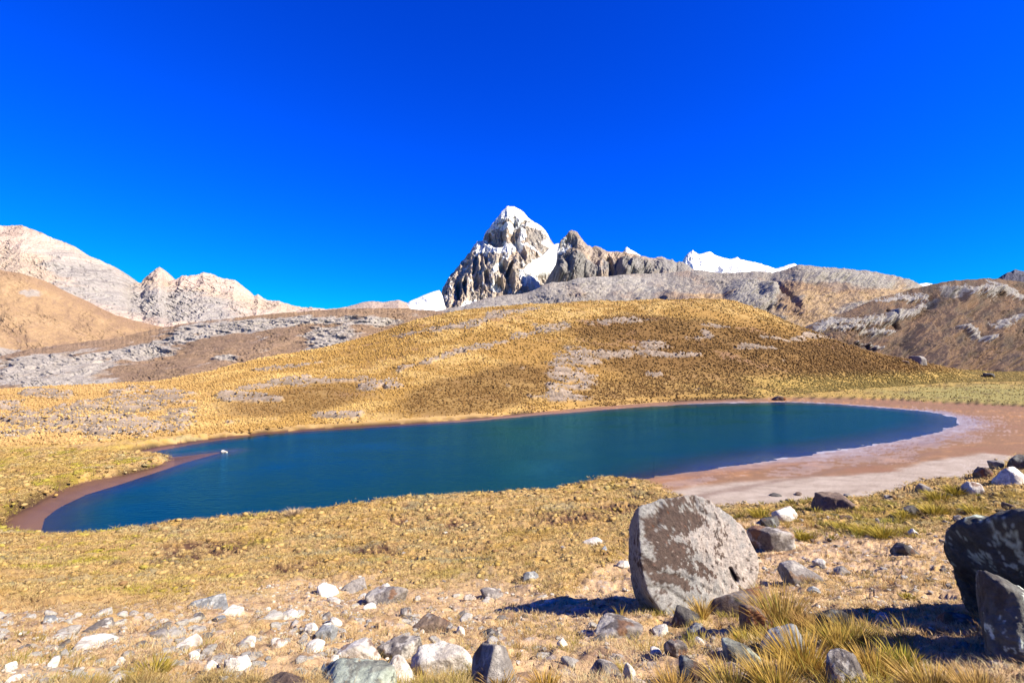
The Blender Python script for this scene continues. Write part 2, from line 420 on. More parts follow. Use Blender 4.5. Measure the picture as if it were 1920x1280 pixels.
    wet = np.clip(bm * (1 - greyz) * sstep(5, 0, sl) + crust * bm * .6, 0, 1)
    # dark rim colour along the bank above the water on the far left and far bank
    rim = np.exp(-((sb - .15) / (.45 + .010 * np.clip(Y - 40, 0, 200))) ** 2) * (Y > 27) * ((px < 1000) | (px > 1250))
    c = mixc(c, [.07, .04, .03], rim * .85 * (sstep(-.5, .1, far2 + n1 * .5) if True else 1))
    bedm = (sl < 0)
    bedc = mixc(np.zeros_like(c) + np.array([.20, .17, .12]), [.70, .66, .74], sstep(1200, 1350, px) * sstep(-8, -.5, sl + nb * 3))
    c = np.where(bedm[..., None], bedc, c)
    return dz, c, wet, dict(bog=bog, stony=stony, hill=hb * (1 - bm), rocky=rm, mead=mead, soil=soilm, beach=bm, dark=dark)
def finish_z(Z, dz, X, Y, px, sl, sb):
    """cut the beach and the lake basin into the land"""
    z = Z + dz
    nb = fbm(X * .25, Y * .5, o=4, seed=51)
    rate = np.where(Y < 45, 1.2, .7) / (1 + np.clip(Y - 45, 0, 200) * .02)
    z = np.minimum(z, np.where(sb < 40, WATER + 0.14 + np.maximum(sb, 0) * rate + np.maximum(sb - 2, 0) * 2, 1e9))
    flat = sstep(1150, 1300, px)
    shallow = WATER + 0.012 + 0.006 * np.clip(sl, 0, 20) + nb * .022 * sstep(13, 4, sl) * flat + .06 * (1 - flat) * sstep(0, 1, sl)
    z = np.where(sb < 0, np.minimum(z, np.maximum(shallow, WATER - .08)), z)
    bed = WATER - np.minimum(2.5, 0.03 + .10 * (-sl) + .10 * np.clip(-sl - 3, 0, 99))
    bed_r = WATER - np.clip(.0 + .02 * (-sl) + .05 * np.clip(-sl - 4, 0, 99) - nb * .04, -.03, 2.5)
    return np.where(sl < 0, np.where(flat > .5, bed_r, bed), z)
def build_ground():
    pxc = np.concatenate([np.linspace(-1500, -40, 230, endpoint=False), np.linspace(-40, 1960, 1250), np.linspace(1960, 3420, 230)[1:]])
    cd = column_data(pxc)
    n = len(pxc)
    a, _ = px2ab(pxc, np.full(n, HOR))
    rows = np.array(ROWS, float)
    er = pl(EDGE, pxc)
    Ys = []
    k1 = 330; t = np.linspace(0, 1, k1)
    for i in range(n):
        r = 1500 + (er[i] - 1500) * t
        y1 = np.interp(-r, -rows, cd['T'][i])
        y2 = 1 / np.linspace(1 / cd['Ye'][i], 1 / cd['Yf'][i], 190)[1:]
        u = np.linspace(0, 1, 251)[1:]
        y3 = cd['Yf'][i] + (cd['Yc'][i] - cd['Yf'][i]) * (u * .6 + .4 * u * u)
        y4 = cd['Yc'][i] * np.array([1.01, 1.02, 1.03, 1.04, 1.05, 1.06, 1.08, 1.1, 1.2, 1.35, 1.6, 2.0, 2.6, 4, 8, 20, 60])
        Ys.append(np.concatenate(([.15, .5, .9], y1, y2, y3, y4)))
    Y = np.array(Ys)
    X = Y * a[:, None]
    Zb = base_z(pxc, Y, cd)
    # round the near profile's kinks
    PX = np.repeat(pxc[:, None], Y.shape[1], 1)
    _, PY = project(X, Y, Zb)
    sl, sb = lake_fields(X, Y)
    dz, col, wet, masks = ground_detail(PX, PY, X, Y, Zb, sl, sb)
    Z = finish_z(Zb, dz, X, Y, PX, sl, sb)
    nr, nc = Y.shape
    V = np.stack([X, Y, Z], -1).reshape(-1, 3)
    q = grid_faces(nr, nc, flip=True)
    # land on both sides and behind the photographer (coarse)
    azl = np.arctan(a[-1]); azs = np.linspace(azl, 2 * np.pi + np.arctan(a[0]), 70)
    rs = np.concatenate(([.15], np.geomspace(.6, 16000, 60)))
    blend = np.clip(np.minimum(azs - azl, azs[-1] - azs) / .6, 0, 1)
    B = []
    for j, az in enumerate(azs):
        x = rs * np.sin(az); y = rs * np.cos(az)
        e = n - 1 if az < np.pi else 0
        ze = np.interp(rs * np.cos(np.arctan(a[e])), Y[e], Z[e])
        zb = -1.62 + .06 * rs + fbm(x * .2, y * .2, o=3, seed=60) * .2
        zb = np.where(rs > 400, 22 - (rs - 400) * .004, zb)
        B.append(np.stack([x, y, ze * (1 - blend[j]) + np.minimum(zb, 25) * blend[j]], -1))
    B = np.array(B)
    q2 = grid_faces(len(azs), len(rs), off=len(V), flip=True)
    cb = np.zeros((B.shape[0] * B.shape[1], 3)) + np.array([.55, .35, .14])
    V2 = np.concatenate([V, B.reshape(-1, 3)])
    Q = np.concatenate([q, q2])
    me = np_mesh("ground", V2, Q.ravel(), np.full(len(Q), 4), np.concatenate([np.clip(col.reshape(-1, 3), 0, 1), cb]),
                 extra={"wet": np.concatenate([wet.ravel(), np.zeros(len(cb))])})
    obj("ground", me, M_ground, kind="structure")
    return pxc, X, Y, Z, masks, PX
GPX, GX, GY, GZ, GM, GPXX = build_ground()
_, GROW = project(GX, GY, GZ)
def ground_at(px, row):
    """first point of the ground seen at that photo pixel"""
    i = int(np.clip(np.searchsorted(GPX, px), 1, len(GPX) - 1))
    r = GROW[i]
    k = np.nonzero(r <= row)[0]; k = k[k > 3]
    j = int(k[0])
    r0, r1 = r[j - 1], r[j]
    t = 0 if r0 == r1 else np.clip((r0 - row) / (r0 - r1), 0, 1)
    y = GY[i, j - 1] * (1 - t) + GY[i, j] * t; z = GZ[i, j - 1] * (1 - t) + GZ[i, j] * t
    a, _ = px2ab(px, row)
    return float(a * y), float(y), float(z)
def z_at(x, y):
    p, _ = project(x, y, -3.0); a = x / y
    i = int(np.clip(np.searchsorted(GPX, W / 2 + F * a / math.cos(TH)), 1, len(GPX) - 1))
    return float(np.interp(y, GY[i], GZ[i]))
# ================================================================== WATER
def build_water():
    P = np.array(LAKE)
    xs = np.linspace(P[:, 0].min() - 4, P[:, 0].max() + 12, 330)
    ys = np.linspace(P[:, 1].min() - 3, P[:, 1].max() + 4, 330)
    Yg, Xg = np.meshgrid(ys, xs, indexing='ij')
    sl, sb = lake_fields(Xg, Yg)
    px, py = project(Xg, Yg, np.full(Xg.shape, WATER))
    keep = (sl < 1.2) | ((sl < 12) & (px > 1200) & (sb < -.5))
    V = np.stack([Xg, Yg, np.full(Xg.shape, WATER)], -1).reshape(-1, 3)
    q = grid_faces(len(ys), len(xs))
    kv = keep.ravel()
    q = q[kv[q].all(1)]
    used = np.unique(q); mp = np.zeros(len(V), int); mp[used] = np.arange(len(used))
    d = np.clip(-sl, 0, 50).ravel()[used]
    kx = sstep(1050, 1400, px.ravel()[used])
    d = sstep(.0, 9, d) * kx + sstep(0, 3.5, d) * (1 - kx)
    me = np_mesh("lake", V[used], mp[q].ravel(), np.full(len(q), 4), extra={"deep": d})
    m = bpy.data.materials.new("lake_water"); m.use_nodes = True
    t = m.node_tree; n = t.nodes; b = n['Principled BSDF']; out = n['Material Output']
    b.inputs['Base Color'].default_value = (0.0, 0.044, 0.058, 1)
    b.inputs['Roughness'].default_value = 0.06
    b.inputs['IOR'].default_value = 1.33
    b.inputs['Specular Tint'].default_value = (.22, .80, 1, 1)
    b.inputs['Specular IOR Level'].default_value = 0.26
    tc = n.new('ShaderNodeTexCoord'); mp_ = n.new('ShaderNodeMapping'); mp_.inputs['Scale'].default_value = (1.0, 1.7, 1.0)
    mp_.inputs['Rotation'].default_value = (0, 0, rad(-18))
    n1 = n.new('ShaderNodeTexNoise'); n1.inputs['Scale'].default_value = 1.6; n1.inputs['Detail'].default_value = 6; n1.inputs['Roughness'].default_value = .6
    t.links.new(tc.outputs['Object'], mp_.inputs[0]); t.links.new(mp_.outputs[0], n1.inputs[0])
    n2 = n.new('ShaderNodeTexNoise'); n2.inputs['Scale'].default_value = .09; n2.inputs['Detail'].default_value = 3
    t.links.new(mp_.outputs[0], n2.inputs[0])
    mr = n.new('ShaderNodeMapRange'); mr.inputs[1].default_value = .35; mr.inputs[2].default_value = .65; mr.inputs[3].default_value = .30; mr.inputs[4].default_value = .85
    t.links.new(n2.outputs[0], mr.inputs[0])
    bp = n.new('ShaderNodeBump'); bp.inputs['Distance'].default_value = 0.12
    t.links.new(mr.outputs[0], bp.inputs['Strength']); t.links.new(n1.outputs[0], bp.inputs['Height']); # clear shallows: the bed shows through where the water is thin
    gl = n.new('ShaderNodeBsdfGlossy'); gl.inputs['Roughness'].default_value = .08; gl.inputs['Color'].default_value = (.45, .75, 1, 1); t.links.new(bp.outputs[0], gl.inputs['Normal'])
    tr = n.new('ShaderNodeBsdfTransparent'); tr.inputs[0].default_value = (.50, .68, .85, 1)
    fr = n.new('ShaderNodeFresnel'); fr.inputs[0].default_value = 1.33; t.links.new(bp.outputs[0], fr.inputs['Normal'])
    ms = n.new('ShaderNodeMixShader'); t.links.new(fr.outputs[0], ms.inputs[0]); t.links.new(tr.outputs[0], ms.inputs[1]); t.links.new(gl.outputs[0], ms.inputs[2])
    at = n.new('ShaderNodeAttribute'); at.attribute_name = "deep"
    body = n.new('ShaderNodeBsdfDiffuse'); body.inputs[0].default_value = (0.0, 0.027, 0.030, 1)
    gl2 = n.new('ShaderNodeBsdfGlossy'); gl2.inputs['Roughness'].default_value = .08; gl2.inputs['Color'].default_value = (.14, .56, .90, 1); t.links.new(bp.outputs[0], gl2.inputs['Normal'])
    fk = n.new('ShaderNodeMath'); fk.operation = 'MULTIPLY'; fk.inputs[1].default_value = .85; t.links.new(fr.outputs[0], fk.inputs[0])
    deepw = n.new('ShaderNodeMixShader'); t.links.new(fk.outputs[0], deepw.inputs[0]); t.links.new(body.outputs[0], deepw.inputs[1]); t.links.new(gl2.outputs[0], deepw.inputs[2])
    n.remove(b)
    m2 = n.new('ShaderNodeMixShader'); t.links.new(at.outputs['Fac'], m2.inputs[0]); t.links.new(ms.outputs[0], m2.inputs[1]); t.links.new(deepw.outputs[0], m2.inputs[2])
    t.links.new(m2.outputs[0], out.inputs[0])
    obj("lake", me, m, kind="structure")
build_water()
# ================================================================== HILLS AND MOUNTAINS
def range_mesh(name, crest, foot, dc, df, colf, relief, mat, step=1.6, nrow=120, jag=0.0, jseed=1, back=0.5, label=None, bend=0.0, crisp=(3.0, .35, .55), tilt=.25, fanned=False):
    """a ridge: front face from foot to crest and a back side, all real metres; relief pushes the face in and out"""
    x0, x1 = crest[0][0], crest[-1][0]
    px = np.arange(x0, x1 + .1, step)
    cr = pl(crest, px)
    jg = fbm(px * .12, px * 0, o=4, seed=jseed) * jag
    fr = pl(foot, px) if isinstance(foot, list) else np.full(px.shape, float(foot))
    fr = np.maximum(fr, cr + 2)
    Dc = pl(dc, px) if isinstance(dc, list) else np.full(px.shape, float(dc))
    Df = pl(df, px) if isinstance(df, list) else np.full(px.shape, float(df))
    t = np.linspace(0, 1, nrow)[None, :]
    row = fr[:, None] + (cr - fr)[:, None] * t + jg[:, None] * t ** 10
    PX = np.repeat(px[:, None], nrow, 1)
    tt = t * (1 - bend) + bend * t * t
    Y = Df[:, None] + (Dc - Df)[:, None] * tt
    a, b = px2ab(PX, row)
    X = a * Y; Z = b * Y
    dn, dzz = relief(PX, row, X, Y, Z, t * np.ones_like(PX), cr[:, None] * np.ones_like(PX))
    # fine broken rock: cracks and ledges along the strata (or down the fall line on the peak)
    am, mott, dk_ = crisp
    if fanned: sx, sy = fan(PX, row) * 26, row * .06
    else: sx, sy = PX * .07, row * .30 + PX * tilt * .30
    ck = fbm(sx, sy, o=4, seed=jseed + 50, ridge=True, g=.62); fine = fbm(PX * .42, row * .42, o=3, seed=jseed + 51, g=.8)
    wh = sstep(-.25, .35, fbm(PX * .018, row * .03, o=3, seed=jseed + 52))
    edge = sstep(-.02, .08, 1 - t)
    if fanned: edge = edge * sstep(-1, 5, sdist(PX, row, GLAC))
    dn = dn + (fine * am * 1.1 * (.35 + .65 * wh) - sstep(.35, .8, ck) * am * 2.2 * wh) * edge
    fade = 1.0
    Y2 = Y - dn * .86 * fade; Z2 = Z + dn * .35 * fade * (1 - t ** 6) + dzz
    X2 = X
    # back side
    nb = 14
    tb = np.linspace(0, 1, nb + 1)[1:][None, :]
    hgt = (Z2[:, -1] - Z2[:, 0])[:, None]
    thick = np.maximum((Dc - Df), 20)[:, None] * back + hgt * .3
    Yb = Y2[:, -1:] + thick * tb; Zb = Z2[:, -1:] - hgt * (tb ** 1.3); Xb = np.repeat(X2[:, -1:], nb, 1)
    n1 = fbm(Xb / (thick.mean() * .3), Yb / (thick.mean() * .3), o=4, seed=jseed + 70) * thick.mean() * .06
    Zb = Zb + n1 * tb
    XX = np.concatenate([X2, Xb], 1); YY = np.concatenate([Y2, Yb], 1); ZZ = np.concatenate([Z2, Zb], 1)
    col = colf(PX, row, X, Y2, Z2, t * np.ones_like(PX), dn, cr[:, None] * np.ones_like(PX))
    icy = sstep(.75, .85, col.min(-1))
    col = col * (1 + (1 - icy) * (mott * fine * (.45 + .55 * wh)))[..., None]
    col = col * (1 + .45 * icy)[..., None]
    col = mixc(col, col * .42, sstep(.40, .75, ck) * wh * (1 - icy) * dk_ * 1.4)  # darker crack lines: partly rock tone, partly outcrop shadow painted into the colour
    cb = np.repeat(col[:, -1:, :], nb, 1)
    col = np.concatenate([col, cb], 1)
    nr, nc = XX.shape
    q = grid_faces(nr, nc, flip=True)
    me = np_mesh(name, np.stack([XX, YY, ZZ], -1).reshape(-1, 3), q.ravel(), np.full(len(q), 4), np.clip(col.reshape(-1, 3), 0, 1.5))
    return obj(name, me, mat, kind="structure", label=label)
def shade_noise(c, n, k):
    return c * (1 + k * n)[..., None]
# ---- left brown ridge behind the golden slope
B_ROCK = [(90, 690, 130, 22, 8), (60, 676, 80, 10, 6), (250, 662, 70, 10, 8), (130, 720, 90, 10), (440, 612, 120, 13, 6), (560, 600, 120, 9), (620, 636, 50, 20, 8), (270, 652, 40, 6), (420, 668, 26, 6), (180, 700, 60, 14, 14), (330, 640, 90, 8, 8), (680, 600, 70, 8)]
def rel_b(px, py, X, Y, Z, t, cr):
    n = fbm(X * .02, Z * .05 + Y * .02, o=5, seed=101); m = ells(px + n * 20, py + n * 8, B_ROCK)
    r = fbm(X * .06, (Z + .3 * X * .1) * .35, o=5, seed=102, ridge=True)
    return (n * 6 + np.clip(m + .2, 0, 1) * r * 4.5) * sstep(0, .1, 1 - t + .02), 0
def col_b(px, py, X, Y, Z, t, dn, cr):
    n = fbm(X * .02, Z * .05 + Y * .02, o=5, seed=101); n2 = fbm(X * .10, Y * .03 + Z * .25, o=5, seed=103)
    c = np.zeros(px.shape + (3,)) + np.array([.47, .32, .215])
    c = mixc(c, [.33, .22, .16], sstep(-.2, .5, n + .5 * n2))
    c = mixc(c, [.46, .30, .18], sstep(.1, .5, -n + .4 * n2) * .6)
    c = mixc(c, [.60, .42, .25], sstep(.5, .1, t) * .8 + sstep(.1, .5, n) * .3)
    m = ells(px + n * 20, py + n * 8, B_ROCK)
    c = mixc(c, np.array([.62, .57, .53]), sstep(.2, .7, m + n2 * .7) * .9)
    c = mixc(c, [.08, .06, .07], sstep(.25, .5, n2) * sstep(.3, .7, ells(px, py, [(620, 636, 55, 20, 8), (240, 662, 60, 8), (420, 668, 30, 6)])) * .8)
    return shade_noise(c, n2, .25)
range_mesh("hill", [(-420, 700), (-200, 690), (0, 668), (50, 655), (120, 645), (200, 636), (250, 626), (300, 615), (350, 606), (400, 600), (470, 592), (550, 585), (620, 580), (700, 577), (760, 578), (820, 583), (880, 592), (960, 640), (1020, 700)],
           [(-420, 800), (0, 790), (300, 780), (500, 740), (700, 700), (900, 680), (1020, 705)],
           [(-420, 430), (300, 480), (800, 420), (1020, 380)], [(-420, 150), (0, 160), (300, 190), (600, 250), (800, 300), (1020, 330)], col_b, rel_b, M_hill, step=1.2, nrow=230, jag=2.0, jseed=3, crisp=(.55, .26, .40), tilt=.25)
# ---- left golden far hill
def rel_c(px, py, X, Y, Z, t, cr):
    n = fbm(px * .012, py * .02, o=4, seed=111)
    return n * 16 + fbm(px * .03 + py * .05, py * .03 - px * .01, o=5, seed=112, ridge=True) * 4 * sstep(0, .1, 1 - t), 0
def col_c(px, py, X, Y, Z, t, dn, cr):
    n = fbm(px * .02 + py * .03, py * .05 - px * .015, o=5, seed=113); n2 = fbm(px * .12 + py * .1, py * .25 - px * .06, o=5, seed=114)
    c = np.zeros(px.shape + (3,)) + np.array([.60, .40, .23])
    c = mixc(c, [.40, .26, .17], sstep(-.05, .4, n * .6 + n2 * .8) * .8); c = mixc(c, [.70, .48, .28], sstep(.1, .5, -n + .3 * n2) * .5)
    c = mixc(c, [.42, .27, .18], sstep(22, 4, py - cr) * .7)
    c = mixc(c, [.52, .50, .50], sstep(.2, .7, ells(px, py, [(60, 550, 18, 6), (20, 668, 60, 12)]) + n2 * .5) * .7)
    return shade_noise(c, n2, .2)
range_mesh("hill", [(-420, 470), (-200, 485), (0, 506), (40, 512), (80, 525), (120, 546), (160, 566), (200, 584), (250, 600), (290, 609), (340, 625), (420, 660)],
           700, 1000, [(-420, 480), (420, 560)], col_c, rel_c, M_hill, step=1.3, nrow=190, jag=1.5, jseed=5, crisp=(1.4, .22, .35), tilt=-.6)
# ---- pale mountain on the left
def rel_d(px, py, X, Y, Z, t, cr):
    g = fbm(X * .0035 + Z * .0025, Z * .0012, o=5, seed=121, ridge=True)
    n = fbm(X * .012, Y * .012, Z * .012, o=5, seed=122, ridge=True)
    return g * 45 + n * 26 * sstep(0, .4, fbm(X * .002, Z * .003, o=3, seed=126) + .35), 0
def col_d(px, py, X, Y, Z, t, dn, cr):
    n = fbm(X * .006, Z * .009, o=5, seed=123); n2 = fbm(X * .03, Z * .05, o=5, seed=124); st = fbm(X * .01 + Z * .012, Z * .06 - X * .015, o=5, seed=125)
    c = np.zeros(px.shape + (3,)) + np.array([.86, .67, .58])
    c = mixc(c, [.54, .40, .35], sstep(-.05, .45, n + n2 * .5) * .8)
    scree = ells(px, py, [(30, 495, 110, 26, -12), (260, 538, 60, 9), (450, 566, 90, 12, -12), (520, 575, 60, 6)])
    c = mixc(c, [.76, .60, .48], sstep(.1, .6, scree + n * .5) * .8)
    grey = ells(px, py, [(180, 520, 90, 26, -20), (330, 575, 130, 28, -6), (230, 560, 120, 20, -8), (380, 595, 80, 14)])
    c = mixc(c, np.array([.60, .55, .53]), sstep(.1, .7, grey + st * .6))
    c = mixc(c, [.24, .21, .22], sstep(.15, .40, st * .6 + n2 * .7) * (.12 + .45 * sstep(.1, .6, grey)))
    return shade_noise(c, n2, .22)
range_mesh("mountain", [(-420, 440), (-250, 415), (-120, 430), (0, 424), (20, 423.5), (45, 424), (60, 430), (85, 438), (105, 448), (125, 455), (142, 462), (165, 477), (190, 488), (222, 501), (236, 513), (243, 521), (250, 531), (272, 531), (280, 520), (288, 511),
                        (297, 504), (305, 503), (310, 510), (315, 522), (320, 529), (335, 526), (345, 518), (352, 517), (358, 519), (378, 516), (384, 512), (400, 514), (410, 519), (440, 525), (452, 535), (462, 543), (470, 552), (478, 555), (486, 552), (492, 560), (510, 564), (528, 565), (545, 571), (570, 576), (620, 580), (700, 590)],
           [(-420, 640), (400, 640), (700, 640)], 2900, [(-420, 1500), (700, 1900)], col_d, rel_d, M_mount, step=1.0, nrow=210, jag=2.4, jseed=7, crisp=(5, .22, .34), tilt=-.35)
# ---- pinkish low hills left of the peak and the snowfield behind it
def rel_s(px, py, X, Y, Z, t, cr): return fbm(X * .01, Z * .02, o=4, seed=131) * 14, 0
def col_p(px, py, X, Y, Z, t, dn, cr):
    n = fbm(X * .02, Z * .06, o=5, seed=132)
    c = np.zeros(px.shape + (3,)) + np.array([.72, .57, .50])
    return shade_noise(mixc(c, [.50, .38, .34], sstep(0, .5, n)), n, .1)
range_mesh("mountain", [(560, 590), (600, 581), (650, 575), (680, 567), (698, 564), (720, 566), (735, 564), (748, 562), (762, 567), (790, 577), (820, 595)], 640, 3400, 2600, col_p, rel_s, M_mount, step=1.5, nrow=40, jag=1.2, jseed=9)
def col_w(px, py, X, Y, Z, t, dn, cr): return np.zeros(px.shape + (3,)) + np.array([.86, .88, .90])
range_mesh("snowfield", [(735, 590), (760, 572), (768, 565), (780, 560), (795, 553), (812, 547), (824, 544), (829, 552), (834, 572), (842, 600)], 620, 3380, 3050, col_w, rel_s, M_snow, step=1.5, nrow=40, jag=.5, jseed=10)
# ---- the main peak
E_CREST = [(792, 600), (806, 590), (817, 574), (822, 562), (827, 550), (832, 536), (838, 524), (844, 514), (850, 510), (855, 502), (860, 496), (864, 489), (871, 483), (877, 474), (881, 471), (885, 463), (890, 456), (894, 451), (905, 449), (907, 441),
           (910, 434), (913, 429), (918, 425), (922, 418), (929, 411), (934, 404), (940, 396), (945, 391), (951, 384), (957, 385), (964, 386), (970, 389), (975, 391), (980, 395), (984, 398), (987, 402), (990, 406), (997, 411),
           (1005, 416), (1012, 421), (1018, 425), (1023, 431), (1027, 438), (1031, 446), (1036, 453), (1040, 457), (1047, 456), (1056, 460), (1070, 475), (1095, 500), (1120, 530), (1140, 560)]
GLAC = [(984, 519), (1005, 501), (1022, 486), (1033, 471), (1042, 458), (1052, 452), (1080, 470), (1075, 500), (1046, 520), (1022, 524), (1001, 527)]
def fan(px, py): return (px - 955) / np.maximum(py - 345, 12)
def rel_e(px, py, X, Y, Z, t, cr):
    f = fan(px, py); hh = np.clip((py - 345) / 200, .1, 1.3)
    wob = fbm(px * .03, py * .03, o=3, seed=201)
    g = -fbm(f * 3.6 + wob * .35, py * .006, o=3, seed=202, ridge=True, g=.5)
    g2 = -fbm(f * 17 + wob * .8, py * .03, o=4, seed=203, ridge=True, g=.6)
    iso = -fbm(px * .14, py * .12, o=5, seed=204, ridge=True, g=.65)
    d = (g * 26 + g2 * 32) * hh + iso * 15
    d = d * (1 - .4 * sstep(440, 395, py))
    # big recess left of the central rib and the buttress beneath the right wall
    for cx, cy, rx, ry, an, am in [(935, 445, 11, 26, -6, -70), (967, 440, 8, 26, 5, -60), (913, 442, 9, 16, 20, -55), (863, 552, 5, 15, -10, -90), (876, 546, 3.5, 13, -5, -70), (914, 490, 3, 16, 0, -60), (914, 532, 4, 9, 0, -60), (955, 518, 5, 13, -25, -90), (941, 510, 5, 7, 0, -50), (936, 543, 7, 8, -20, -70), (894, 520, 5, 26, 0, -60), (955, 545, 8, 16, -25, -70), (976, 480, 5, 22, 18, -60),
                                   (980, 422, 5, 10, 0, -50), (940, 512, 10, 12, 10, -40), (945, 505, 40, 35, 10, 45), (915, 510, 18, 40, -10, 35), (1000, 450, 26, 40, 20, 40), (985, 520, 22, 36, -5, 60), (880, 535, 12, 40, -22, 55), (845, 545, 9, 24, -22, 45), (935, 425, 10, 24, 0, 25), (953, 425, 8, 24, 0, 30)]:
        e = ells(px + wob * 6, py + wob * 6, [(cx, cy, rx, ry, an)])
        d = d + am * np.clip(e * 1.6, 0, 1)
    for r, am in ((412, 14), (424, 12), (472, 26), (400, 10)):   # ledges
        d = d + am * sstep(-2.5, 2.5, py - r - wob * 5 + (px - 950) * .04)
    gl = sdist(px, py, GLAC)
    k = sstep(-2, 5, gl)
    d = d * k + (1 - k) * (120 + fbm(px * .05, py * .05, o=3, seed=209) * 12)
    return d * sstep(-.02, .12, 1 - t) - 30 * (1 - sstep(0, .12, 1 - t)), 0
def snow_e(px, py, cr):
    w = fbm(px * .12, py * .16, o=5, seed=211, g=.6); w2 = fbm(px * .35, py * .35, o=4, seed=212, g=.65)
    s = np.zeros(px.shape)
    s = np.maximum(s, sstep(418, 402, py) * .95 + .15)
    s = np.maximum(s, 1.05 - np.abs(py - 411 - w * 3) / 7)
    s = np.maximum(s, (1.15 - np.abs(py - 424 - w * 5) / 6) * (px > 918) * (px < 1000)); s = np.maximum(s, sstep(450, 420, py) * .55)
    s = np.maximum(s, (1.1 - (py - cr) / 8) * (px > 978) * (px < 1030))
    s = np.maximum(s, (1.0 - (py - cr) / 6) * (px > 885) * (px < 940))
    s = np.maximum(s, ells(px, py, [(900, 456, 14, 7, 10), (922, 471, 34, 8, 3), (958, 470, 36, 8, 0), (932, 481, 34, 6), (948, 425, 30, 4), (948, 412, 26, 3), (970, 455, 12, 7, 30), (978, 445, 8, 12), (1000, 480, 26, 2.5, -28), (905, 470, 12, 4), (930, 545, 9, 7, 20), (1000, 545, 12, 10, 30), (880, 577, 14, 5, 30), (992, 530, 18, 12, 20), (960, 432, 9, 4), (1028, 462, 12, 6)]) * 1.05)
    s = np.maximum(s, (.85 - seg_dist(px, py, [(958, 478), (945, 495), (932, 510), (926, 522)], False) / 4))
    s = np.maximum(s, (.75 - seg_dist(px, py, [(968, 460), (962, 480), (950, 498)], False) / 5))
    s = s + w * .42 + w2 * .5 + .12
    gl = sdist(px, py, GLAC)
    rocks_in = ells(px, py, [(1000, 534, 30, 10)])
    s = np.where(gl < 1.5, 1.2, s)
    # dry rock windows
    s = s - np.clip(ells(px, py, [(953, 395, 9, 5), (968, 396, 9, 4), (958, 405, 16, 2.2), (982, 418, 5, 9), (968, 437, 7, 16), (935, 442, 8, 16), (950, 419, 22, 2)]), 0, 1) * .5
    return s
def col_e(px, py, X, Y, Z, t, dn, cr):
    n = fbm(px * .05, py * .04, o=4, seed=221); n2 = fbm(px * .3, py * .25, o=4, seed=222); st = fbm(fan(px, py) * 30, py * .02, o=3, seed=223)
    c = np.zeros(px.shape + (3,)) + np.array([.56, .49, .43])
    c = mixc(c, [.78, .60, .47], sstep(0, .5, n + .2 * n2 + sstep(470, 540, py) * .25) * .8)
    c = mixc(c, [.34, .32, .33], sstep(.1, .5, st + n2 * .3) * .5)
    c = mixc(c, [.38, .36, .37], sstep(1, 0, np.abs(px - 1010) / 40) * sstep(500, 440, py) * .6)
    c = shade_noise(c, n2, .3)
    s = sstep(.45, .54, snow_e(px, py, cr))
    return mixc(c, [.90, .91, .93], s)
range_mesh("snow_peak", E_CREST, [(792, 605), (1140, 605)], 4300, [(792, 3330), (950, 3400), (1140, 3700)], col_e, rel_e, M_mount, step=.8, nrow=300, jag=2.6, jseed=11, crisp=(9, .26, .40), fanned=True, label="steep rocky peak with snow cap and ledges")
# ---- secondary peak and craggy ridge
F_CREST = [(1014, 545), (1022, 530), (1030, 518), (1038, 508), (1043, 490), (1045, 470), (1048, 458), (1052, 449), (1060, 441), (1066, 435), (1072, 431), (1078, 433), (1083, 436), (1089, 445), (1094, 451), (1099, 456), (1110, 464), (1116, 462), (1124, 462), (1131, 466), (1140, 470), (1150, 472),
           (1167, 473), (1180, 473), (1190, 476), (1200, 479), (1212, 481), (1224, 485), (1234, 482), (1242, 482), (1250, 486), (1260, 486), (1270, 491), (1281, 491), (1290, 497), (1302, 505), (1320, 512), (1350, 525), (1400, 560)]
F_FOOT = [(1014, 550), (1100, 545), (1200, 535), (1300, 535), (1400, 565)]
def rel_f(px, py, X, Y, Z, t, cr):
    wob = fbm(px * .03, py * .03, o=3, seed=301)
    g = -fbm(px * .022 - py * .006 + wob * .4, py * .01, o=3, seed=302, ridge=True)
    g2 = -fbm(px * .09 - py * .03 + wob, py * .03, o=4, seed=303, ridge=True, g=.6)
    d = g * 34 + g2 * 14 + fbm(px * .2, py * .2, o=4, seed=304, ridge=True) * 6
    for cx, cy, rx, ry, an, am in [(1060, 505, 30, 26, 30, 90), (1040, 520, 16, 12, 30, 40), (1085, 500, 14, 30, -10, 30), (1130, 505, 12, 17, 0, 55), (1170, 502, 10, 18, 5, 75), (1195, 500, 14, 14, 0, 55), (1222, 500, 12, 12, 0, 40), (1250, 498, 14, 12, 0, 35), (1105, 512, 9, 15, 0, 45),
                                   (1063, 462, 12, 20, -30, -40), (1138, 489, 8, 8, 0, -40), (1146, 505, 5, 14, 0, -40), (1118, 470, 8, 6, 0, -25)]:
        d = d + 1.3 * am * np.clip(ells(px + wob * 4, py + wob * 4, [(cx, cy, rx, ry, an)]) * 1.5, 0, 1)
    return d * sstep(-.05, .15, 1 - t), 0
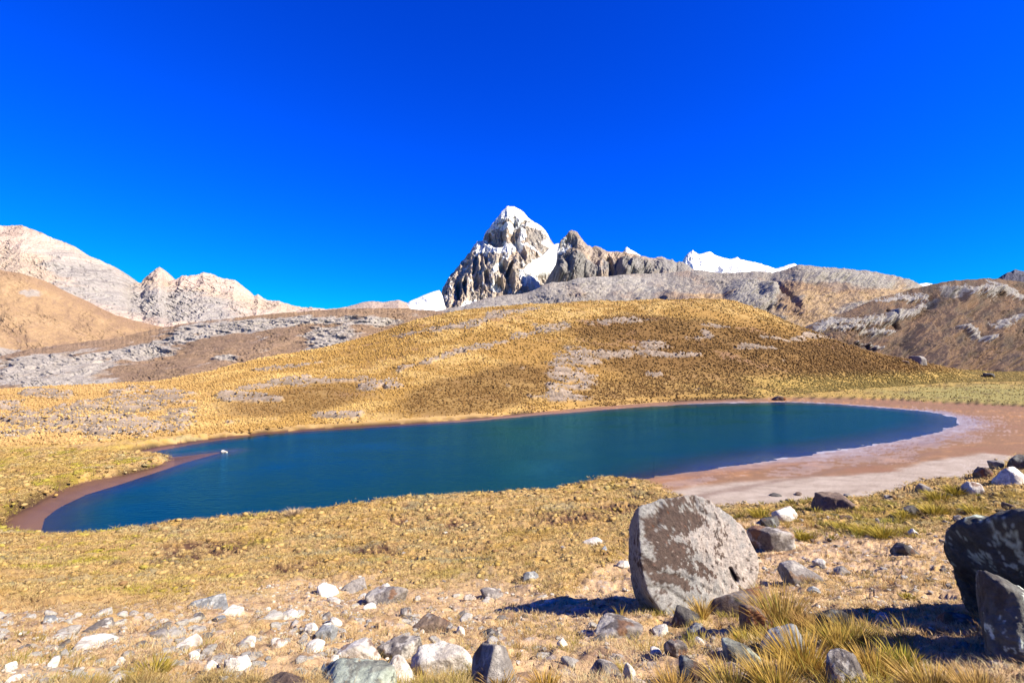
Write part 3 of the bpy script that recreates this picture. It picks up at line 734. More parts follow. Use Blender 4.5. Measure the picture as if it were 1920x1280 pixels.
def col_f(px, py, X, Y, Z, t, dn, cr):
    n = fbm(px * .05, py * .05, o=4, seed=311); n2 = fbm(px * .3, py * .25, o=4, seed=312)
    c = np.zeros(px.shape + (3,)) + np.array([.54, .44, .38])
    c = mixc(c, [.70, .54, .43], sstep(0, .4, n + .3 * n2))
    c = mixc(c, [.38, .36, .36], sstep(.2, .8, ells(px, py, [(1070, 512, 60, 20), (1180, 505, 60, 18), (1064, 455, 18, 24, -30), (1260, 498, 50, 14)]) + n2 * .4))
    c = shade_noise(c, n2, .3)
    w = fbm(px * .2, py * .2, o=4, seed=313, g=.6)
    s = ells(px, py, [(1058, 460, 12, 22, -35), (1050, 480, 10, 14, -30)]) + w * .9 - .35
    s = np.maximum(s, ells(px, py, [(1048, 470, 6, 12), (1052, 484, 8, 9, -30)]) + w * .6)
    return mixc(c, [.88, .90, .93], sstep(.35, .5, s))
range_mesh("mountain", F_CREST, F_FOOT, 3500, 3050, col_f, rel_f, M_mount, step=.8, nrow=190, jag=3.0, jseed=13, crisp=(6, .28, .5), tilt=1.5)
# ---- distant snow massif
H_CREST = [(1255, 520), (1270, 500), (1281, 489), (1285, 480), (1289, 476), (1294, 473), (1299, 469), (1304, 473), (1309, 477), (1313, 476), (1320, 474), (1328, 472), (1334, 473), (1340, 478), (1346, 481), (1356, 484), (1365, 486), (1374, 485), (1383, 482), (1388, 486), (1395, 488), (1401, 489), (1414, 492), (1427, 494),
           (1440, 499), (1453, 504), (1460, 503), (1469, 500), (1480, 496), (1488, 494), (1496, 497), (1520, 510), (1560, 530)]
def rel_h(px, py, X, Y, Z, t, cr):
    return (fbm(px * .05, py * .02, o=4, seed=401, ridge=True) * 150 + fbm(px * .12, py * .1, o=4, seed=402, ridge=True) * 40) * sstep(-.1, .3, 1 - t), 0
def col_h(px, py, X, Y, Z, t, dn, cr):
    n = fbm(px * .2, py * .3, o=4, seed=403)
    c = np.zeros(px.shape + (3,)) + np.array([.90, .91, .93])
    return mixc(c, [.50, .45, .45], sstep(.42, .55, n + ells(px, py, [(1302, 488, 12, 6), (1310, 500, 14, 6)]) * .3 - .12))
range_mesh("snow_mountain", H_CREST, 560, 9500, 7500, col_h, rel_h, M_snow, step=1.0, nrow=80, jag=2.0, jseed=15, crisp=(14, .1, .3), tilt=1.2)
range_mesh("snow_mountain", [(1150, 500), (1166, 476), (1172, 466), (1176, 463), (1182, 468), (1190, 472), (1200, 478), (1215, 500)], 530, 7000, 6000, col_w, rel_s, M_snow, step=1.0, nrow=30, jag=1, jseed=16)
range_mesh("snow_mountain", [(1700, 550), (1722, 533), (1735, 530), (1748, 532), (1770, 550)], 570, 7000, 6000, col_w, rel_s, M_snow, step=1.0, nrow=20, jag=.5, jseed=17)
# ---- grey slabs and scree beneath the peaks, running on into the right-hand ridge
G_CREST = [(700, 610), (780, 592), (820, 583), (845, 577), (870, 573), (885, 567), (905, 561), (930, 556), (955, 552), (985, 550), (1005, 543), (1018, 535), (1030, 530), (1060, 528), (1090, 520), (1140, 518), (1180, 514), (1240, 512), (1280, 508), (1302, 506), (1338, 510), (1365, 512), (1390, 510), (1417, 508), (1448, 511),
           (1470, 507), (1481, 503), (1488, 499), (1495, 497), (1508, 497), (1522, 498), (1545, 501), (1563, 502), (1603, 505), (1644, 510), (1684, 518), (1712, 526), (1724, 533), (1760, 548), (1850, 590), (2000, 640)]
def rel_g(px, py, X, Y, Z, t, cr):
    n = fbm(px * .02, py * .03, o=4, seed=501)
    d = n * 40 + fbm(px * .05 - py * .02, py * .14 + px * .012, o=5, seed=502, ridge=True, g=.6) * 16
    for cx, cy, rx, ry, an, am in [(1400, 555, 34, 26, 0, 60), (1445, 560, 26, 20, -30, 45), (1250, 560, 12, 6, 0, 25), (1530, 512, 50, 10, -4, 30), (1455, 545, 10, 30, 30, -35), (1480, 560, 8, 26, 40, -40), (1620, 522, 60, 10, -8, 20)]:
        d = d + am * np.clip(ells(px, py, [(cx, cy, rx, ry, an)]) * 1.4, 0, 1)
    d += sstep(1380, 1500, px) * fbm(px * .09 + py * .05, py * .05, o=4, seed=503, ridge=True, g=.6) * 22 * sstep(545, 520, py)
    return d * sstep(-.05, .15, 1 - t), 0
def col_g(px, py, X, Y, Z, t, dn, cr):
    n = fbm(px * .03, py * .06, o=4, seed=511); n2 = fbm(px * .14 - py * .08, py * .4 + px * .05, o=5, seed=512, g=.6); n3 = fbm(px * .4, py * .4, o=3, seed=513)
    c = np.zeros(px.shape + (3,)) + np.array([.46, .415, .375])
    c = mixc(c, [.52, .40, .32], sstep(.05, .5, n + .2 * n2) * .8)
    c = mixc(c, [.30, .26, .26], sstep(.1, .5, n2) * .6)
    c = mixc(c, [.50, .48, .46], sstep(.1, .8, ells(px, py, [(1400, 555, 40, 24), (1440, 565, 30, 16), (1230, 540, 26, 9), (1590, 520, 80, 12, -6), (1130, 525, 100, 8)]) + n2 * .4) * .7)
    gold = ells(px, py, [(1540, 570, 110, 16, 12), (1600, 560, 90, 10, 12), (1500, 545, 60, 12), (1680, 545, 60, 6), (1520, 600, 80, 20, -10), (1330, 558, 40, 6)])
    c = mixc(c, [.60, .42, .25], sstep(.2, .7, gold + n * .5) * .9)
    c = mixc(c, [.38, .25, .17], sstep(.2, .8, ells(px, py, [(1560, 540, 100, 8, -3), (1480, 580, 50, 14, -20), (1290, 565, 60, 6)]) + n * .5) * .6)
    c = mixc(c, [.62, .57, .52], sstep(0, .5, ells(px, py, [(900, 578, 80, 14, 10), (1000, 556, 60, 8, 8), (1120, 535, 110, 12, 4)])) * .5)
    return shade_noise(c, n3, .22)
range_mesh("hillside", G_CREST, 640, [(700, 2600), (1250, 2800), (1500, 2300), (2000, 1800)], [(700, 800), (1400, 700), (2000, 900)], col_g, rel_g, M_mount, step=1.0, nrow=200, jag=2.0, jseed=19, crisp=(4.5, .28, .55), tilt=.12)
# ---- dark far peak at the right edge
def col_k(px, py, X, Y, Z, t, dn, cr):
    n = fbm(px * .2, py * .2, o=4, seed=521)
    return shade_noise(np.zeros(px.shape + (3,)) + np.array([.14, .14, .20]), n, .4)
range_mesh("mountain", [(1855, 540), (1872, 524), (1880, 517), (1888, 511), (1897, 509), (1904, 505), (1912, 507), (1925, 509), (1960, 500), (2020, 490), (2120, 520), (2250, 560)], 580, 5200, 4300, col_k, rel_f, M_mount, step=1.2, nrow=60, jag=2, jseed=21, crisp=(12, .3, .5))
# ---- right-hand hill with pale cliff bands
J_CREST = [(1490, 640), (1505, 622), (1520, 610), (1545, 597), (1580, 588), (1610, 576), (1640, 562), (1670, 553), (1695, 546), (1720, 539), (1763, 530), (1790, 526), (1806, 525), (1844, 522), (1877, 523), (1920, 529), (1990, 520), (2100, 540), (2440, 520), (3400, 540)]
CL = [([(1525, 617), (1560, 606), (1600, 606), (1640, 604), (1662, 600)], 12), ([(1655, 603), (1672, 592), (1700, 590), (1720, 580), (1740, 570)], 10), ([(1690, 560), (1720, 556), (1755, 566)], 9), ([(1765, 540), (1800, 545), (1850, 540), (1870, 548)], 11),
      ([(1850, 530), (1890, 545), (1930, 560)], 8), ([(1862, 612), (1885, 605), (1920, 590)], 9), ([(1560, 620), (1620, 622), (1670, 624)], 6), ([(1640, 565), (1700, 562)], 5), ([(1790, 618), (1850, 640)], 5), ([(1600, 648), (1650, 655)], 3)]
def rel_j(px, py, X, Y, Z, t, cr):
    n = fbm(px * .015, py * .02, o=4, seed=601); n2 = fbm(px * .10 + py * .05, py * .05, o=4, seed=602, ridge=True, g=.6)
    d = n * 22 + n2 * 2
    w = fbm(px * .05, py * .05, o=3, seed=603) * 8
    for L, wd in CL:
        e = np.clip(1.15 - seg_dist(px + w, py + w * .5, L, False) / wd, 0, 1)
        d = d + sstep(0, .7, e) * (6 + n2 * 4)
    d = d + fbm(px * .03 + py * .04, py * .02, o=5, seed=604, ridge=True, g=.6) * 7
    for cx, cy, rx, ry, an, am in [(1780, 548, 14, 10, 0, -16), (1748, 566, 10, 10, -20, -14), (1672, 600, 4, 18, 40, -20), (1800, 552, 8, 10, 0, -20)]:
        d = d + am * np.clip(ells(px, py, [(cx, cy, rx, ry, an)]) * 1.4, 0, 1)
    return d * sstep(-.03, .15, 1 - t), 0
def col_j(px, py, X, Y, Z, t, dn, cr):
    n = fbm(px * .03, py * .05, o=5, seed=611); n2 = fbm(px * .55, py * .22, o=4, seed=612, g=.65); n3 = fbm(px * .06 + py * .06, py * .06 - px * .02, o=5, seed=613)
    c = np.zeros(px.shape + (3,)) + np.array([.215, .145, .10])
    c = mixc(c, [.14, .11, .085], sstep(0, .5, n3) * .8)
    c = mixc(c, [.30, .185, .11], sstep(.05, .45, -n3 + .3 * n) * .6)
    w = fbm(px * .05, py * .05, o=3, seed=603) * 8
    for L, wd in CL:
        e = 1.1 - seg_dist(px + w, py + w * .5, L, False) / wd
        c = mixc(c, [.46, .44, .43], sstep(.25, .6, e + n2 * 1.2 + n * .4 - .1) * .9)
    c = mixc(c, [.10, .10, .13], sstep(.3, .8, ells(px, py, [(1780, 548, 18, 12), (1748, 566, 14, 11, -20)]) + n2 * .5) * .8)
    return shade_noise(c, n2, .2)
range_mesh("hill", J_CREST, [(1490, 700), (1600, 712), (1920, 712), (3400, 715)], [(1490, 560), (1700, 800), (3400, 900)], [(1490, 260), (1700, 290), (3400, 320)], col_j, rel_j, M_hill, step=1.0, nrow=260, jag=1.8, jseed=23, crisp=(2.0, .32, .55), tilt=-.5)
#OBJECTS_BELOW
# ================================================================== ROCKS
_ico = {}
def ico(k):
    if k not in _ico:
        bm = bmesh.new(); bmesh.ops.create_icosphere(bm, subdivisions=k, radius=1.0)
        _ico[k] = (np.array([v.co[:] for v in bm.verts]), np.array([[v.index for v in f.verts] for f in bm.faces])); bm.free()
    return _ico[k]
def hull_planes(P):
    bm = bmesh.new()
    for p in P: bm.verts.new(p)
    r = bmesh.ops.convex_hull(bm, input=bm.verts[:])
    bm.normal_update()
    pls = {}
    for f in bm.faces:
        n = f.normal
        if n.length < .5: continue
        h = n.dot(f.verts[0].co)
        if h < 0: n = -n; h = -h
        pls[tuple(np.round([*n, h * 2], 2))] = (np.array(n[:]), max(h, 1e-3))
    bm.free()
    return list(pls.values())
def soft_radius(D, planes, p=22):
    s = np.zeros(len(D))
    for n, h in planes:
        s += np.clip(D @ n / h, 0, None) ** p
    return np.maximum(s, 1e-12) ** (-1 / p)
STY = {  # base, second colour, dark speck share, pale patch colour, pale share, lichen colour, lichen share
    'white': ((1.2, 1.14, 1.06), (1.0, .93, .85), .03, (.9, .86, .8), .3, (.5, .3, .2), .04),
    'pale': ((.92, .85, .78), (.70, .63, .58), .14, (1.1, 1.05, .98), .45, (.36, .22, .15), .12),
    'grey': ((.44, .40, .38), (.30, .27, .26), .25, (.64, .60, .56), .25, (.30, .19, .12), .10),
    'mottle': ((.38, .34, .32), (.22, .19, .18), .35, (.76, .71, .66), .38, (.34, .18, .10), .15),
    'brown': ((.30, .22, .17), (.18, .12, .10), .35, (.50, .45, .42), .15, (.42, .16, .06), .20),
    'lichen': ((.42, .44, .38), (.20, .20, .18), .38, (.62, .70, .60), .45, (.50, .24, .08), .10),
    'dark': ((.16, .15, .145), (.08, .075, .075), .30, (.34, .36, .35), .15, (.20, .11, .07), .10),
    'bluegrey': ((.40, .42, .45), (.28, .29, .32), .2, (.66, .68, .70), .3, (.3, .22, .2), .05)}
def rock_colors(V, size, style, seed):
    a, b, dk, pc, ps, lc, ls = STY[style]
    x, y, z = (V / size).T
    n = fbm(x * 2 + seed, y * 2, z * 2, o=5, seed=seed % 97); kf = 9 * min(3.5, max(1, size / .45)); n2 = fbm(x * kf, y * kf + seed, z * kf, o=4, seed=seed % 89 + 3, g=.65)
    n3 = fbm(x * 3.1 + 7, y * 3.1, z * 3.1 + seed, o=5, seed=seed % 83 + 5, g=.6)
    c = np.zeros((len(V), 3)) + np.array(a)
    c = mixc(c, b, sstep(-.15, .35, n))
    c = mixc(c, pc, sstep(.32 - ps, .42 - ps, n3 - .12 + .25 * n2) * .85)
    c = mixc(c, lc, sstep(.40 - ls, .46 - ls, fbm(x * 2.4, y * 2.4 - seed, z * 2.4, o=5, seed=seed % 71 + 9, g=.6)) * .85)
    c = mixc(c, [.07, .06, .06], sstep(.62 - dk * .8, .72 - dk * .8, n2) * .75)
    return c * (1 + .22 * n2)[:, None]
def rough(D, r, amp, seed, freq=2.2):
    x, y, z = (D * freq).T
    n = fbm(x + seed, y, z, o=6, seed=seed % 61 + 2, g=.64); rd = fbm(x * .8, y * .8 + seed, z * .8, o=5, seed=seed % 53 + 4, ridge=True, g=.66)
    return r * (1 + amp * (n * .9 + rd * .7))
def rand_planes(rs, n=13, flat=1.0):
    N = rs.normal(size=(n, 3)); N /= np.linalg.norm(N, axis=1)[:, None]
    pl_ = [(v, rs.uniform(.62, 1.0)) for v in N]
    pl_ += [(np.array(v, float), 1.05) for v in ((1, 0, 0), (-1, 0, 0), (0, 1, 0), (0, -1, 0), (0, 0, 1), (0, 0, -1))]
    t = rs.normal(size=3) * np.array([.35, .35, 0]) + np.array([0, 0, 1]); t /= np.linalg.norm(t)
    pl_.append((t, .72))
    return pl_
def tri_obj(name, V, Fc, col, mat, base, **kw):
    me = np_mesh(name, V - np.array(base), Fc.ravel(), np.full(len(Fc), 3), np.clip(col, 0, 1.3))
    return obj(name, me, mat, loc=base, **kw)
def rock(box, style, seed, label, cat="rock", name="rock", group=None, sub=4, dr=.9, planes=None, amp=.11, p=26, sink=.28, gy=None, tilt=0.0):
    x0, y0, x1, y1 = box
    rs = np.random.default_rng(seed)
    D, Fc = ico(sub)
    w = x1 - x0; h = y1 - y0
    bx, by, bz = ground_at((x0 + x1) / 2, y1 - h * .12)
    if gy: by = gy; a, b = px2ab((x0 + x1) / 2, y1 - h * .12); bx, bz = float(a * by), float(b * by)
    r = soft_radius(D, planes or rand_planes(rs), p)
    r = rough(D, r, amp, seed)
    U = D * r[:, None]
    if tilt: 
        ct, st = math.cos(tilt), math.sin(tilt); U = np.stack([U[:, 0] * ct - U[:, 2] * st, U[:, 1], U[:, 0] * st + U[:, 2] * ct], 1)
    sw = w / F * by; shh = h / F * by
    ex = U[:, 0].max() - U[:, 0].min(); mz = U[:, 2].max(); nz = U[:, 2].min()
    kx = sw / ex * (1 / (1 + .12)); ky = kx * dr
    vis_h = shh * (1 + sink)
    kz = vis_h / (mz - nz)
    top_b = px2ab(0, y0)[1]
    V = U * np.array([kx, ky, kz])
    cx = bx - (U[:, 0].max() + U[:, 0].min()) / 2 * kx
    cy = by + ky * .45
    V = V + np.array([cx, cy, 0])
    # lift so that the top reaches its row
    ztop = 0
    for _ in range(3):
        zc = ztop
        px_, py_ = project(V[:, 0], V[:, 1], V[:, 2] + zc)
        e = (py_.min() - y0) / F * cy
        ztop += e
        e2 = ((px_.max() + px_.min()) / 2 - (x0 + x1) / 2) / F * cy
        V[:, 0] -= e2
        k = w / max(px_.max() - px_.min(), 1e-3); mxx = V[:, 0].mean()
        V[:, 0] = (V[:, 0] - mxx) * k + mxx
    V[:, 2] += ztop
    low = bz - shh * sink * .8
    zmin = V[:, 2].min(); zmax = V[:, 2].max()
    if zmin > low: V[:, 2] = zmax - (zmax - V[:, 2]) * (zmax - low) / (zmax - zmin)
    size = max(sw, shh)
    col = rock_colors(V - V.mean(0), size, style, seed)
    return tri_obj(name, V, Fc, col, M_rock, (float(V[:, 0].mean()), float(V[:, 1].mean()), float(bz)), label=label, cat=cat, group=group)
def hull_rock(pts, Y0, style, seed, label, sub=6, amp=.03, p=30, colf=None, name="boulder", cat="boulder", freq=2.5, grooves=()):
    """pts: (px, row, depth offset in metres)"""
    P = []
    for x, y, dy in pts:
        a, b = px2ab(x, y); P.append((a * (Y0 + dy), Y0 + dy, b * (Y0 + dy)))
    P = np.array(P); c = P.mean(0)
    D, Fc = ico(sub)
    r = soft_radius(D, hull_planes(P - c), p)
    r = rough(D, r, amp, seed, freq)
    V = D * r[:, None] + c
    if grooves:
        px_, py_ = project(V[:, 0], V[:, 1], V[:, 2]); front = (V[:, 1] < c[1])
        for L, wd, dp in grooves:
            V[:, 1] += front * dp * np.exp(-(seg_dist(px_, py_, L, False) / wd) ** 2)
    size = np.ptp(P[:, 0])
    col = rock_colors(V - c, size, style, seed)
    if colf is not None:
        px_, py_ = project(V[:, 0], V[:, 1], V[:, 2]); col = colf(col, px_, py_, V - c)
    base = (float(c[0]), float(c[1]), float(P[:, 2].min()))
    return tri_obj(name, V, Fc, col, M_rock, base, label=label, cat=cat)
# ---- the big boulder
def big_col(c, px, py, V):
    n = fbm(V[:, 0] * 5, V[:, 1] * 5, V[:, 2] * 5, o=5, seed=701, g=.62); n2 = fbm(V[:, 0] * 22, V[:, 1] * 22, V[:, 2] * 22, o=4, seed=702, g=.65)
    o = np.zeros_like(c) + np.array([.43, .42, .42])
    o = mixc(o, [.62, .54, .50], sstep(-.2, .5, n + (px - 1300) / 160))
    n4 = fbm(V[:, 0] * 42, V[:, 1] * 42, V[:, 2] * 42, o=3, seed=703, g=.8)
    o = mixc(o, [.22, .21, .21], sstep(.05, .4, n2 * .7 + n4 * .6) * .75)
    m = ells(px, py, [(1268, 968, 46, 30, 10), (1235, 1005, 22, 38, 15), (1265, 1040, 34, 22, -20), (1228, 1060, 26, 12), (1290, 1062, 48, 9, -28), (1220, 975, 16, 10), (1262, 1088, 50, 11, -18), (1320, 1065, 26, 5, -40)])
    o = mixc(o, [.10, .06, .045], sstep(.32, .46, m * .95 + n * .8 + n2 * 1.3) * .92)
    o = mixc(o, [.36, .12, .04], sstep(.3, .5, n2) * sstep(.4, .7, m) * .7)
    o = mixc(o, [.60, .61, .60], sstep(.25, .45, n2 * .7 + n * .4 + ells(px, py, [(1215, 960, 26, 14), (1300, 950, 30, 10), (1220, 1030, 14, 20), (1290, 1050, 14, 14)]) * .35 - .1) * .7)
    o = mixc(o, [.04, .035, .035], sstep(.5, .8, ells(px, py, [(1375, 1078, 5, 17, 25)])) + sstep(.30, .42, n2 * .6 + n4 * .6) * .8)
    return o * (1 + .25 * n2 + .25 * n4)[:, None]
BY = ground_at(1275, 1150)[1]
def fd(px, py): return (px, py, -.25 + .0030 * (px - 1205) + .0030 * (1100 - py))
hull_rock([fd(*q) for q in ((1196, 950), (1207, 946), (1268, 936), (1288, 928), (1306, 927), (1326, 936), (1362, 959), (1386, 979), (1402, 1004), (1412, 1024), (1423, 1049), (1423, 1068), (1408, 1098), (1375, 1116), (1325, 1130), (1292, 1152), (1266, 1162), (1237, 1143), (1216, 1112), (1201, 1060), (1204, 1010))] +
          [(1183, 980, .75), (1179, 1037, .8), (1186, 1085, .95), (1187, 1112, 1.2), (1204, 1138, 1.05), (1235, 1160, .7), (1200, 960, 1.0), (1300, 1178, .1), (1300, 1195, .5), (1400, 1150, 1.2), (1300, 965, 1.7), (1225, 1000, 1.5), (1385, 1060, 1.7), (1270, 1120, 1.5), (1390, 1010, 1.4)],
          BY + .25, 'grey', 31, "huge grey boulder with brown lichen patches, standing alone above the lake", sub=7, amp=.045, p=90, colf=big_col, freq=3.4, grooves=[([(1196, 1038), (1226, 1072), (1290, 1086), (1345, 1118)], 6, .025), ([(1370, 1066), (1382, 1090)], 3, .06), ([(1238, 946), (1232, 985), (1205, 1010)], 5, .04), ([(1300, 935), (1312, 960), (1340, 975)], 5, .03), ([(1205, 1100), (1250, 1105), (1300, 1140)], 4, .03)])
# ---- the big rock at the right edge and the lit one before it
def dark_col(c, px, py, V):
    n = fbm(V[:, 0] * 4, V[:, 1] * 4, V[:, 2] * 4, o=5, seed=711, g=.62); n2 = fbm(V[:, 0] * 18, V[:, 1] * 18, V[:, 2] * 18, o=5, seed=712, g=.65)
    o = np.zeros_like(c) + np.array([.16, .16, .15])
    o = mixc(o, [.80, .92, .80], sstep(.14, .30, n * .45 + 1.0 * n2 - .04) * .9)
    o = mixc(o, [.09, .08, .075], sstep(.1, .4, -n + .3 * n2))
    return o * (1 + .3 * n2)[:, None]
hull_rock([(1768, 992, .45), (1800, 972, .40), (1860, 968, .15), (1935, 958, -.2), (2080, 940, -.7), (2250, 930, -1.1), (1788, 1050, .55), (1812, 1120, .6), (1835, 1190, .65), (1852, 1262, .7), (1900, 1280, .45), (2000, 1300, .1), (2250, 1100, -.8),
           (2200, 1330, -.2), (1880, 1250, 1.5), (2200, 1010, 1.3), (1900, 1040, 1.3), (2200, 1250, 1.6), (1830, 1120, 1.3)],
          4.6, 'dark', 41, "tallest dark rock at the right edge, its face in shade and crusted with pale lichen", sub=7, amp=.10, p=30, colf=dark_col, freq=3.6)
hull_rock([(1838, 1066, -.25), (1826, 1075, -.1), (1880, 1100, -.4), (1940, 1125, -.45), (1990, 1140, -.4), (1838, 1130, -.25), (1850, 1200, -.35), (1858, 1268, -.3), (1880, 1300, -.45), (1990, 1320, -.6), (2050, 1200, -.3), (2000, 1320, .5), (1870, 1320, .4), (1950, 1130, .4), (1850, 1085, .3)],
          3.55, 'dark', 44, "sunlit leaning rock with pale lichen blotches before the tallest dark rock", sub=7, amp=.10, p=34, freq=3.4, colf=lambda c, a, b, V: dark_col(c, a, b, V) * 1.5)
